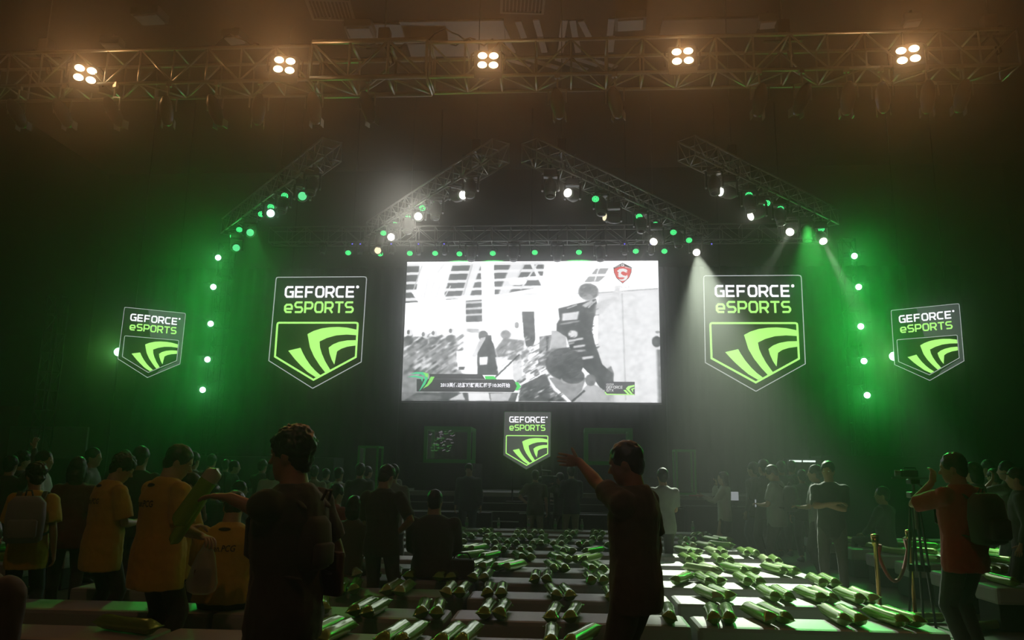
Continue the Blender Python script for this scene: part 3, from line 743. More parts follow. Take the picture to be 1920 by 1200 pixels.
# crowd on the left of the picture
poly([(55, 600), (430, 590), (440, 700), (420, 830), (500, 860), (420, 1040), (40, 1040)], .50, 1, (14, -8))
for k in range(150):
    x = rs.uniform(50, 440); y = rs.uniform(610, 880); L = rs.uniform(25, 75)
    line(x, y, x+L*.8, y-L*.55, rs.uniform(8, 26), rs.choice([.12, .18, .3, .45, .75, .9]), rs.uniform(.4, .85), (12, -8))
for x, y in ((95, 570), (200, 585), (270, 577), (392, 562)):
    put(emask(x+8, y, 20, 24), .82, 1, (4, 3)); put(emask(x-4, y-4, 11, 16), .25, .8, (3, 2)); put(emask(x-2, y+50, 34, 26), .25, .7, (10, -8))
poly([(430, 700), (560, 690), (548, 850), (440, 805)], .985, 1, (4, 1)); line(445, 815, 500, 815, 20, .2); poly([(505, 780), (545, 780), (560, 850), (470, 850)], .97)
line(500, 555, 590, 560, 30, .5, .7, (14, 3)); poly([(500, 560), (575, 590), (545, 700), (505, 700)], .9)
# photographer pair
poly([(585, 640), (660, 600), (690, 650), (715, 760), (722, 860), (578, 862), (575, 745)], .15, 1, (6, 3)); put(emask(618, 592, 34, 36), .33, 1); poly([(600, 610), (640, 600), (560, 745), (535, 735)], .78, .9, (5, -4)); poly([(636, 590), (676, 590), (672, 650), (630, 650)], .2)
poly([(592, 740), (650, 735), (645, 790), (590, 795)], .9)
poly([(700, 690), (760, 610), (905, 625), (890, 760), (720, 760)], .42, .9, (16, -6)); put(emask(775, 585, 36, 32), .45, .9, (12, 3)); poly([(700, 740), (790, 735), (770, 850), (725, 860)], .93, .9)
poly([(888, 426), (972, 426), (980, 618), (965, 664), (918, 668), (902, 600)], .2, 1, (4, 2)); put(emask(852, 520, 16, 22), .4, .8)
poly([(1010, 600), (1095, 585), (1065, 800), (1000, 800)], .38, .9, (5, 1)); poly([(1092, 560), (1190, 560), (1200, 690), (1080, 720)], .62, .9, (5, 1)); line(1065, 600, 1058, 740, 16, .2)
for k in range(120):
    x = rs.uniform(840, 1040); y = rs.uniform(660, 1030); L = rs.uniform(20, 70)
    line(x, y, x+L*.8, y-L*.5, rs.uniform(5, 20), rs.choice([.1, .2, .35, .6, .9, .97]), rs.uniform(.5, .9), (10, -5))
line(870, 720, 700, 880, 10, .12); line(880, 735, 720, 890, 5, .9); poly([(820, 770), (885, 740), (890, 900), (825, 900)], .75, .8)
poly([(880, 930), (1050, 850), (1100, 960), (1200, 1040), (860, 1040)], .14, .85, (10, -5))
for k in range(40):
    x = rs.uniform(860, 1150); y = rs.uniform(930, 1040); line(x, y, x+30, y-16, rs.uniform(4, 12), rs.choice([.08, .5, .85]), .7, (10, -5))
# the standing player and the seated head
poly([(1140, 405), (1220, 385), (1400, 338), (1412, 400), (1385, 470), (1370, 560), (1392, 650), (1440, 790), (1512, 850), (1516, 945), (1440, 965), (1370, 870), (1240, 740), (1195, 600), (1130, 560), (1130, 510), (1150, 480)], .12, 1, (8, 4))
put(emask(1348, 288, 70, 58), .40, 1, (12, 4)); put(emask(1330, 262, 40, 30), .28, .7, (10, 3)); put(emask(1340, 330, 40, 24), .6, .6)
poly([(1395, 380), (1440, 350), (1500, 340), (1535, 250), (1570, 240), (1560, 320), (1480, 395), (1440, 445), (1395, 450)], .74, .95, (14, -8))
poly([(1300, 385), (1370, 345), (1385, 360), (1330, 400)], .85, .8, (8, -6)); line(1345, 400, 1400, 350, 10, .8, .8)
poly([(1168, 440), (1285, 425), (1272, 482), (1165, 492)], .86, .9, (12, -4)); line(1150, 515, 1290, 492, 12, .75, .6, (16, -4)); line(1200, 405, 1270, 380, 8, .8, .8)
put(emask(1240, 582, 34, 26), .86, .9, (10, -4)); line(1205, 632, 1312, 612, 16, .82, .9, (12, -3)); line(1200, 655, 1250, 640, 12, .7, .7); line(1240, 672, 1325, 660, 15, .8, .9, (12, -3)); line(1240, 700, 1330, 695, 16, .6, .9, (12, 0)); line(1280, 752, 1380, 738, 18, .85, .9, (16, -4))
poly([(1470, 820), (1500, 800), (1520, 850), (1510, 945), (1455, 945)], .2, .7, (8, 4))
poly([(1075, 880), (1330, 880), (1300, 965), (1235, 1047), (1190, 1005), (1120, 945)], .52, 1, (8, 3))
put(emask(1180, 785, 130, 108), .17, 1, (10, -4)); put(emask(1120, 740, 80, 60), .33, .6, (20, -10)); put(emask(1185, 892, 30, 26), .62, .9); put(emask(1240, 870, 80, 50), .14, .8)
poly([(1225, 1045), (1355, 905), (1440, 955), (1510, 1047)], .66, 1, (6, 4)); line(1230, 1040, 1320, 965, 14, .12, .9); put(emask(1360, 895, 36, 40), .34, .9)
poly([(1420, 960), (1520, 990), (1530, 1047), (1490, 1047)], .6, .7, (20, 0))
put(emask(1812, 635, 32, 38), .18, .95, (4, 8)); poly([(1812, 690), (1850, 690), (1850, 1047), (1820, 1047)], .35, .8, (14, 0)); put(emask(1820, 570, 16, 10), .4, .8)
# lower strip
poly([(45, 980), (860, 980), (840, 1045), (40, 1045)], .20, .9, (4, 2)); poly([(510, 982), (655, 980), (665, 1032), (515, 1035)], .86); poly([(665, 985), (815, 980), (790, 1035), (670, 1035)], .72)
poly([(370, 1030), (470, 980), (490, 1030)], .8, .9); put(emask(200, 1015, 130, 20), .45, .6, (30, 0)); poly([(45, 850), (160, 870), (150, 980), (45, 1040)], .5, .8, (20, -8))
for k in range(70):      # hair and cloth streaks in the moving figures
    x = rs.uniform(1075, 1290); y = rs.uniform(700, 870)
    if ((x-1180)/125)**2+((y-785)/100)**2 < 1: line(x, y, x+rs.uniform(15, 40), y-rs.uniform(5, 22), rs.uniform(3, 8), rs.choice([.08, .14, .26, .36]), .6, (8, -5))
for k in range(60):
    x = rs.uniform(1150, 1400); y = rs.uniform(400, 800)
    if img[int(min(y, 1140)/2), int(x/2)] < .3: line(x, y, x+rs.uniform(15, 50), y-rs.uniform(2, 16), rs.uniform(3, 9), rs.choice([.07, .1, .2, .3]), .6, (8, -4))
for k in range(26):
    x = rs.uniform(1290, 1400); y = rs.uniform(245, 325)
    if ((x-1348)/66)**2+((y-288)/54)**2 < 1: line(x, y, x+22, y-8, rs.uniform(3, 7), rs.choice([.25, .36, .55]), .6, (8, -4))
for k in range(70):
    x = rs.uniform(700, 1060); y = rs.uniform(620, 860)
    line(x, y, x+rs.uniform(20, 50), y-rs.uniform(10, 35), rs.uniform(4, 14), rs.choice([.25, .4, .6, .85, .95]), rs.uniform(.3, .6), (10, -6))
mot = rs.normal(0, 1, (PH//6+2, PW//6+2)); mot = np.kron(mot, np.ones((6, 6)))[:PH, :PW]
for _ in range(3): mot = dblur(dblur(mot, 16, -8), 8, 12)
img = img+mot/mot.std()*.045*np.clip(1.15-img, 0, 1)*(yy > 150)
img = dblur(img, 5, -3, 4)
img = np.clip(img + rs.normal(0, .008, img.shape), 0.03, 1.0)
TL, TR, BLc, BRc = (87, 72), (1825, 72), (42, 1035), (1842, 1047)
nx, ny = 460, 256
us, vs2 = np.meshgrid(np.linspace(0, 1, nx), np.linspace(0, 1, ny))
sx = (TL[0]*(1-us)+TR[0]*us)*(1-vs2)+(BLc[0]*(1-us)+BRc[0]*us)*vs2
sy = (TL[1]*(1-us)+TR[1]*us)*(1-vs2)+(BLc[1]*(1-us)+BRc[1]*us)*vs2
g = img[np.clip((sy/2).astype(int), 0, PH-1), np.clip((sx/2).astype(int), 0, PW-1)]
SX0, SX1, SZ0, SZ1, SYY = -4.69, 2.70, 3.56, 7.69, 22.0
co = np.zeros((nx*ny, 3)); co[:, 0] = (SX0+(SX1-SX0)*us).ravel(); co[:, 1] = SYY; co[:, 2] = (SZ1-(SZ1-SZ0)*vs2).ravel()
ii = (np.arange(ny-1)[:, None]*nx+np.arange(nx-1)[None]).ravel()
fc = np.stack([ii, ii+nx, ii+nx+1, ii+1], 1)
sroot = empty('main_screen', (0, 0, 0), 0, 'huge lit video wall above the stage showing a blurred black and white picture', 'screen')
me = bpy.data.meshes.new('picture'); me.from_pydata(co.tolist(), [], fc.tolist())
ca = me.color_attributes.new('picture', 'FLOAT_COLOR', 'POINT')
gl = np.where(g.ravel() <= .04045, g.ravel()/12.92, ((g.ravel()+.055)/1.055)**2.4)
tint = np.stack([gl*.985+.012*(1-gl), gl*.985+.018*(1-gl), gl*1.0+.016*(1-gl), np.ones_like(gl)], 1)
ca.data.foreach_set('color', tint.astype(np.float32).ravel())
pm = bpy.data.materials.new('video_picture'); pm.use_nodes = True; nt = pm.node_tree; nt.nodes.clear()
o_ = nt.nodes.new('ShaderNodeOutputMaterial'); e_ = nt.nodes.new('ShaderNodeEmission'); a_ = nt.nodes.new('ShaderNodeAttribute')
a_.attribute_name = 'picture'; nt.links.new(a_.outputs['Color'], e_.inputs[0]); e_.inputs[1].default_value = 1.5; nt.links.new(e_.outputs[0], o_.inputs[0])
pm.cycles.emission_sampling = 'NONE'
me.materials.append(pm)
link(me, 'picture', sroot)
MB().box(((SX0+SX1)/2, SYY+.12, (SZ0+SZ1)/2), (SX1-SX0+.06, .2, SZ1-SZ0+.06)).build('panel_housing', M['black'], sroot)
for x in (-3.8, -1.0, 1.8): MB().cyl((x, SYY+.12, SZ1), (x, SYY+.12, ZC), .02).build('hanging_bar', M['black'], sroot)
# the lit screen also lights the hall: an area lamp lying on its face
al = bpy.data.lights.new('screen_light', 'AREA'); al.shape = 'RECTANGLE'; al.size = SX1-SX0; al.size_y = SZ1-SZ0; al.energy = 50; al.color = (.92, .95, 1.0)
ao = bpy.data.objects.new('screen_light', al); COL.objects.link(ao); ao.parent = sroot; ao.location = ((SX0+SX1)/2, SYY-.03, (SZ0+SZ1)/2); ao.rotation_euler = (R(-90), 0, 0)
def sl(x, y):
    """screen-picture pixel -> world X,Z"""
    v = (y-72)/(1041-72); xl = TL[0]*(1-v)+BLc[0]*v; xr = TR[0]*(1-v)+BRc[0]*v
    return (SX0+(SX1-SX0)*(x-xl)/(xr-xl), SZ1-(SZ1-SZ0)*v)
OX = ((0, SYY-.006, 0), (1, 0, 0), (0, 0, 1), (0, -1, 0))
E['ban'] = em('banner_dark', (.022, .022, .022), 1); E['ban2'] = em('banner_dark_text', (.045, .045, .045), 1); E['bgreen'] = em('banner_green', (.04, .8, .1), 1)
E['cl1'] = em('claw_teal', (.04, .72, .30), 1); E['cl2'] = em('claw_lime', (.28, .9, .12), 1); E['red'] = em('crest_red', (.75, .045, .03), 1); E['crestw'] = em('crest_white', (.92, .92, .92), 1)
bn = MB().prism([sl(*p) for p in ((150, 893), (825, 893), (872, 935), (828, 978), (150, 978))], *OX, 0, .004).prism([sl(*p) for p in ((240, 858), (608, 858), (632, 892), (240, 892))], *OX, 0, .004).build('caption_banner', E['ban'], sroot)
MB().prism([sl(*p) for p in ((628, 871), (692, 871), (712, 893), (634, 893))], *OX, 0, .005).prism([sl(*p) for p in ((838, 911), (860, 911), (881, 940), (856, 966), (838, 966), (852, 940))], *OX, 0, .005).build('green_marker', E['bgreen'], bn)
def zz(x, y): return sl((740+x/7.058-740)*3.692, (600+y/7.058-470)*3.692)
MB().prism([zz(*p) for p in ((200, 725), (280, 700), (370, 700), (448, 720), (435, 790), (400, 860), (318, 952), (360, 870), (395, 800), (390, 750), (330, 725))], *OX, .005, .01).prism([zz(*p) for p in ((160, 765), (260, 745), (380, 765), (360, 832), (345, 785), (270, 768))], *OX, .005, .01).build('claw_emblem', E['cl1'], bn)
MB().prism([zz(*p) for p in ((478, 760), (530, 760), (490, 830), (440, 880), (372, 915), (430, 850))], *OX, .005, .01).prism([zz(*p) for p in ((370, 702), (448, 722), (440, 770), (410, 760), (395, 725))], *OX, .01, .013).build('claw_highlight', E['cl2'], bn)
a0 = sl(277, 890); a1 = sl(612, 866)
m = MB(); letters(m, 'NVIDIA  GEFORCE  GTX', (a0[0], SYY-.01, a0[1]), (1, 0, 0), (0, 0, 1), (0, -1, 0), a1[0]-a0[0], a1[1]-a0[1], .0, .002, th=.16, gap=.3); m.build('banner_lettering', E['ban2'], bn)
def text_mesh(s, size, bold=0.0, shear=0.0):
    c = bpy.data.curves.new('caption', 'FONT'); c.body = s; c.size = size; c.offset = bold; c.shear = shear; c.align_x = 'LEFT'; c.resolution_u = 2
    o = bpy.data.objects.new('caption', c); COL.objects.link(o)
    dg = bpy.context.evaluated_depsgraph_get()
    me = bpy.data.meshes.new_from_object(o.evaluated_get(dg), depsgraph=dg)
    bpy.data.objects.remove(o); return me
def fit_text(s, x0, z0, x1, z1, y, m, name, parent, bold=.01):
    me = text_mesh(s, 1.0, bold)
    v = np.zeros(len(me.vertices)*3); me.vertices.foreach_get('co', v); v = v.reshape(-1, 3)
    lo, hi = v.min(0), v.max(0)
    out = np.zeros_like(v); out[:, 0] = x0+(v[:, 0]-lo[0])/(hi[0]-lo[0])*(x1-x0); out[:, 2] = z0+(v[:, 1]-lo[1])/(hi[1]-lo[1])*(z1-z0); out[:, 1] = y
    me.vertices.foreach_set('co', out.ravel()); me.materials.clear(); me.materials.append(m); me.update()
    return link(me, name, parent)
a0 = sl(318, 948); a1 = sl(805, 917)
fit_text('2013英伟达游戏群英汇将于10:30开始', a0[0], a0[1], a1[0], a1[1], SYY-.014, E['wht'], 'caption_lettering', bn, .02)
bd = MB().prism([sl(*p) for p in ((1458, 904), (1662, 904), (1662, 992), (1468, 992), (1456, 975))], *OX, 0, .004).build('corner_badge', E['facet'], sroot)
for s_, p0, p1 in (('NVIDIA', (1468, 928), (1518, 916)), ('GEFORCE', (1468, 950), (1580, 932)), ('GTX', (1468, 970), (1518, 954))):
    a0 = sl(*p0); a1 = sl(*p1); m = MB(); letters(m, s_, (a0[0], SYY-.012, a0[1]), (1, 0, 0), (0, 0, 1), (0, -1, 0), a1[0]-a0[0], a1[1]-a0[1], 0, .002, th=.26, gap=.4); m.build('badge_lettering', E['crestw'], bd)
def zb(x, y): return sl((980+x/4.285-740)*3.692, (480+y/4.285-470)*3.692)
MB().prism([zb(*p) for p in ((810, 1070), (830, 1070), (862, 1104), (845, 1104))], *OX, .004, .008).prism([zb(*p) for p in ((830, 1060), (848, 1040), (898, 1030), (898, 1042), (868, 1052), (856, 1066), (885, 1100), (868, 1100))], *OX, .004, .008).prism([zb(*p) for p in ((870, 1062), (898, 1052), (898, 1060), (885, 1066), (888, 1090))], *OX, .004, .008).prism([zb(*p) for p in ((660, 1085), (668, 1085), (680, 1100), (898, 1102), (898, 1108), (675, 1108))], *OX, .004, .008).build('badge_claw', E['lime'], bd)
cr_ = MB().prism([zb(*p) for p in ((737, 95), (810, 58), (883, 95), (880, 135), (862, 180), (810, 228), (760, 182), (740, 135))], *OX, 0, .004).build('crest', E['ban'], sroot)
MB().prism([zb(*p) for p in ((741, 108), (775, 92), (810, 86), (845, 92), (879, 108), (876, 136), (858, 178), (810, 222), (764, 180), (744, 136))], *OX, .004, .006).build('crest_field', E['red'], cr_)
drg = [(765, 125), (785, 108), (815, 104), (840, 112), (850, 126), (838, 130), (850, 140), (830, 136), (815, 128), (800, 132), (795, 145), (812, 160), (835, 165), (846, 155), (850, 175), (838, 196), (815, 206), (790, 204), (778, 190), (795, 194), (815, 192), (826, 180), (808, 176), (786, 178), (770, 165), (780, 162), (772, 145), (782, 142)]
MB().prism([zb(*p) for p in drg], *OX, .006, .009).build('crest_dragon', E['crestw'], cr_)
for s_, p0, p1, th in (('G', (798, 88), (822, 64), .3), ('GAMING', (742, 104), (792, 88), .22), ('SERIES', (828, 88), (880, 104), .22)):
    a0 = zb(*p0); a1 = zb(*p1); h = abs(a1[1]-a0[1])*(.9 if s_ == 'G' else .75); sl_ = (a1[1]-a0[1])/(a1[0]-a0[0]) if s_ != 'G' else 0
    if s_ == 'SERIES': a0 = (a0[0], a0[1]-.04)
    if s_ == 'GAMING': a0 = (a0[0], a0[1]+.02)
    m = MB(); letters(m, s_, (a0[0], SYY-.016, a0[1]), (1, 0, sl_*.7), (0, 0, 1), (0, -1, 0), a1[0]-a0[0], h, 0, .002, th=th, gap=.4); m.build('crest_lettering', E['crestw'], cr_)
a0 = zb(745, 266); a1 = zb(865, 240)
fit_text('msi', a0[0], a0[1], a1[0], a1[1], SYY-.008, E['crestw'], 'crest_caption', cr_, .03)
a0 = zb(748, 298); a1 = zb(868, 286)
fit_text('微星科技', a0[0], a0[1], a1[0], a1[1], SYY-.008, E['crestw'], 'crest_caption', cr_, .02)

# ---------------------------------------------------------------- stage
SF = 19.3
struct('stage_platform', MB().box((-.9, (SF+22.8)/2, .55), (14.0, 22.8-SF, 1.1)), M['stage']).name = 'trim_1'
for i, (y, z, x0, x1) in enumerate(((18.95, .86, -8, 6.2), (18.45, .69, -8, 1.8), (17.95, .5, -7, 1.0))):
    t = empty('stage_step', (0, 0, 0), 0, ('top', 'middle', 'lowest')[i]+' long dark step in front of the stage with green-lit edge', 'step')
    MB().box(((x0+x1)/2, y, z/2), (x1-x0, .5, z), ch=.01).build('step_body', M['riser'], t)
    MB().box(((x0+x1)/2, y-.24, z+.006), (x1-x0-.1, .04, .012)).build('edge_strip', M['stage'], t)
struct('stage_fascia', MB().box((-.9, SF-.02, .5), (14.0, .03, 1.0)), M['riser']).name = 'trim_2'
tag(MB().box((2.25, 18.25, .42), (.8, .6, .84), ch=.02).build('low_riser', M['riser']), 'low dark riser before the stage right half, behind the pointing man', 'riser')
# player booths on the stage
def booth(x0, x1, y0, y1, z0, z1, label, plinth=True, screen=False, th=.09):
    t = empty('player_booth', ((x0+x1)/2, y0, z0), 0, label, 'booth')
    hx = (x1-x0)/2; D = y1-y0; H = z1-z0; f = MB()
    for x in (-hx+th/2, hx-th/2):
        for y in (th/2, D-th/2): f.box((x, y, H/2), (th, th, H), ch=.008)
        f.box((x, D/2, H-th/2), (th, D-th*2, th)); f.box((x, D/2, th/2), (th, D-th*2, th))
    for y in (th/2, D-th/2):
        f.box((0, y, H-th/2), (2*hx-2*th, th, th)); f.box((0, y, th/2), (2*hx-2*th, th, th))
    f.build('frame', M['frameg'], t)
    gp_ = MB().box((0, th/2, H/2), (2*hx-2*th, .012, H-2*th)).build('glass_pane', M['glass'], t)
    MB().box((-hx+th/2, D/2, H/2), (.012, D-2*th, H-2*th)).build('glass_pane', M['glass'], t)
    MB().box((0, D/2, .02+th), (2*hx-.2, D-.2, .03)).build('booth_floor', M['riser'], t)
    if plinth:
        MB().box((0, D/2, -(z0-1.1)/2), (2*hx+.35, D+.3, z0-1.1-.01), ch=.01).build('plinth', M['riser'], t)
    return t, gp_
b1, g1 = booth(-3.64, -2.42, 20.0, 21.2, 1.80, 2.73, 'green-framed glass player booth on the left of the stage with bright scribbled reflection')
b2, g2 = booth(.50, 1.72, 20.0, 21.2, 1.80, 2.73, 'green-framed glass player booth on the right of the stage behind the pointing hand')
booth(-5.25, -4.72, 19.6, 20.2, 1.10, 2.2, 'narrow green-framed glass cabinet at the left end of the stage', False, th=.05)
booth(2.72, 3.22, 19.6, 20.2, 1.10, 2.2, 'narrow green-framed glass cabinet at the right end of the stage', False, th=.05)
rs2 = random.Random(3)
mw, mg = MB(), MB()  # the signs' reflection in the booth glass, drawn as glowing strokes
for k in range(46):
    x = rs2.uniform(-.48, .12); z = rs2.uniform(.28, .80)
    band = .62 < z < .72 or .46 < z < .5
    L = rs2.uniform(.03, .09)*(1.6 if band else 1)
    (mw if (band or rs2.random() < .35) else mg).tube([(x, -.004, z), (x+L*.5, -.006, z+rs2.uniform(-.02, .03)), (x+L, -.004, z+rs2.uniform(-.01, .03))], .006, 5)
mw.build('white_reflection', E['mut'], g1); mg.build('green_reflection', em('reflected_green', (.12, .6, .1), .35), g1)
# desks and screens on the right
def desk(x, y, w_, label, rz=0.0, h=.9):
    t = empty('control_desk', (x, y, 0), rz, label, 'desk')
    MB().box((0, 0, h-.02), (w_, .7, .04), ch=.008).build('desktop', M['black'], t)
    MB().box((0, -.3, h/2-.03), (w_-.06, .03, h-.06)).build('front_panel', M['riser'], t)
    for sx_ in (-1, 1):
        for sy_ in (-1, 1): MB().box((sx_*(w_/2-.05), sy_*.28, h/2-.02), (.05, .05, h-.04)).build('leg', M['black'], t)
    return t
desk(4.0, 18.3, 2.6, 'black control desk with screens right of the stage steps')
def monitor(x, y, z, w_, h_, rz, label, m='laptop'):
    t = empty('computer_monitor', (x, y, z), rz, label, 'monitor')
    MB().box((0, 0, .12+h_/2), (w_, .04, h_), ch=.008).build('casing', M['black'], t)
    MB().box((0, -.022, .12+h_/2), (w_-.03, .006, h_-.03)).build('screen', E[m], t)
    MB().box((0, .03, .08), (.05, .03, .16)).box((0, .02, .008), (.22, .16, .016), ch=.004).build('stand', M['black'], t)
monitor(3.75, 18.2, .90, .34, .22, .15, 'lit computer monitor on the desk left of the woman in white')
monitor(3.45, 18.4, .90, .12, .2, .3, 'narrow lit screen beside the wide monitor on the desk')
monitor(4.75, 18.35, .90, .16, .2, -.1, 'small lit monitor on the desk right of the woman in white')
desk(5.9, 19.9, 1.6, 'second black desk under the white tube light at right')
tb = empty('tube_light', (5.95, 20.2, 1.96), 0, 'bright white tube light above heads of the right-hand group', 'lamp')
for x in (-.17, 0.17): MB().cyl((x-.15, 0, 0), (x+.15, 0, 0), .022, 8).build('tube', E['tube'], tb)
MB().box((0, .05, .04), (.9, .05, .05)).build('fitting', M['black'], tb)
MB().cyl((-.35, .06, .04), (-.35, .06, -1.96), .015).cyl((.35, .06, .04), (.35, .06, -1.96), .015).build('stand', M['black'], tb)
tag(MB().box((7.9, 20.6, 1.05), (3.0, .9, 2.1), ch=.02).box((7.9, 20.13, 2.02), (3.05, .03, .05)).build('equipment_rack', M['riser']), 'long dark equipment rack below the right tower behind the crowd', 'rack')
tag(MB().box((-8.2, 20.4, .95), (4.5, .9, 1.9), ch=.02).box((-8.2, 19.94, 1.86), (4.5, .03, .04)).build('equipment_rack', M['riser']), 'long dark equipment rack below the left tower behind the crowd', 'rack')
tag(MB().box((-.93, 19.75, 1.18), (.34, .3, .16), ch=.02).build('floor_monitor', M['black']), 'small black box on the stage at the foot of the small sign', 'speaker')
wp = MB(); wp.prism([(0, 0), (.5, 0), (.36, .36), (.12, .4)], (0, 0, 0), (0, 1, 0), (0, 0, 1), (1, 0, 0), -.3, .3)
tag(wp.build('wedge_monitor', M['black'], loc=(2.35, 19.5, 1.1)), 'black wedge stage speaker on the stage behind the pointing man', 'speaker')
wp2 = MB(); wp2.prism([(0, 0), (.5, 0), (.36, .36), (.12, .4)], (0, 0, 0), (0, 1, 0), (0, 0, 1), (1, 0, 0), -.3, .3)
tag(wp2.build('wedge_monitor', M['black'], loc=(1.3, 19.5, 1.1)), 'black wedge stage speaker in front of the right booth', 'speaker')
tag(MB().box((-5.2, 19.7, 1.14), (.5, .3, .08), ch=.01).build('stage_case', M['black']), 'flat dark case on the left front of the stage', 'case')

# ---------------------------------------------------------------- benches
ROWS = [5.32, 6.38, 7.47, 8.51, 9.49, 10.47, 11.51, 12.60, 13.71, 14.84, 15.97]
BD = .48
def bench_proto(L):
    t = empty('bench')
    MB().box((0, 0, .36), (L, BD, .18), ch=.035).build('seat_cushion', M['bench'], t, smooth=False)
    MB().box((0, 0, .145), (L-.05, BD-.05, .27), ch=.01).build('base', M['benchbase'], t)
    MB().box((0, 0, .012), (L-.16, BD-.14, .024)).build('plinth', M['black'], t)
    return t
bp = bench_proto(1.885); bkids = {bp: list(bp.children)}
bused = False
def bench(x, y, label, group, rz=0.0):
    global bused
    t = bp if not bused else copy_tree(bp, bkids); bused = True
    t.location = (x, y, 0); t.rotation_euler = (0, 0, rz)
    return tag(t, label, 'bench', group)
EDG = [-4.76, -2.84, -.93, .99, 2.92]
for r, y in enumerate(ROWS):
    for c in range(4):
        jx = random.uniform(-.012, .012); jy = random.uniform(-.015, .015)
        bench((EDG[c]+EDG[c+1])/2+jx, y+BD/2+jy, 'grey bench of the centre block, %s from left in %s row from front' % (ordn(c), ordn(r)), 'grey benches of the centre block', R(random.uniform(-.3, .3)))
RR = [6.9, 7.95, 9.02, 10.1, 11.2, 12.25, 13.3, 14.4, 15.4]
for r, y in enumerate(RR):
    for c in range(3 if r < 3 else 4):
        if y < 8 : continue
        if 4.6+c*1.92 > 1+y*.75: continue
        bench(4.6+.955+c*1.92, y+BD/2, 'grey bench of the right block, %s from aisle in its %s row' % (ordn(c), ordn(r-2)), 'grey benches of the right block')
for r, y in enumerate(RR):
    for c in range(3):
        if y < 8.9 or -6.5-c*1.92 < -1-y*.8: continue
        bench(-6.5-.955-c*1.92, y+BD/2, 'grey bench of the left block, %s from aisle in its %s row' % (ordn(c), ordn(r-2)), 'grey benches of the left block')

# ---------------------------------------------------------------- inflatable cheering sticks
def stick_mesh(seed, L=.57, r=.052, m='stick'):
    rr = random.Random(seed); n = 18; rings = []
    prof = [(-.5, 1.28, .05), (-.48, 1.24, .12), (-.455, 1.14, .5), (-.42, 1.03, .86), (-.37, 1.0, 1.0), (-.15, 1.0, 1.0), (.1, .99, 1.0), (.37, 1.0, 1.0), (.42, 1.03, .86), (.455, 1.14, .5), (.48, 1.24, .12), (.5, 1.28, .05)]
    vs = []; fs = []
    for i, (t, wa, ha) in enumerate(prof):
        for k in range(n):
            a = 2*PI*k/n
            wob = 1+rr.uniform(-.05, .05)
            if abs(t) > .42: wob = 1+rr.uniform(-.10, .10)
            vs.append((r*wa*math.cos(a)*wob, t*L+rr.uniform(-.004, .004), r*ha*math.sin(a)*wob+.012*(4*t*t)*.5))
    for i in range(len(prof)-1):
        for k in range(n):
            fs.append((i*n+k, i*n+(k+1) % n, (i+1)*n+(k+1) % n, (i+1)*n+k))
    fs.append(tuple(range(n-1, -1, -1))); fs.append(tuple((len(prof)-1)*n+k for k in range(n)))
    return MB().add(vs, fs).mesh('cheering_stick', M[m], smooth=True)
SM = [stick_mesh(i) for i in range(4)]+[stick_mesh(i+9, m='stickw') for i in range(2)]
def put_stick(x, y, z, ang, label, group, v=None, tilt=0.0, name='cheering_stick'):
    o = link(SM[v if v is not None else random.choice((0, 1, 2, 3, 0, 1, 2, 3, 4, 5))], name)
    o.location = (x, y, z); o.rotation_euler = (tilt, random.uniform(-.4, .4), ang)
    return tag(o, label, 'inflatable stick', group)
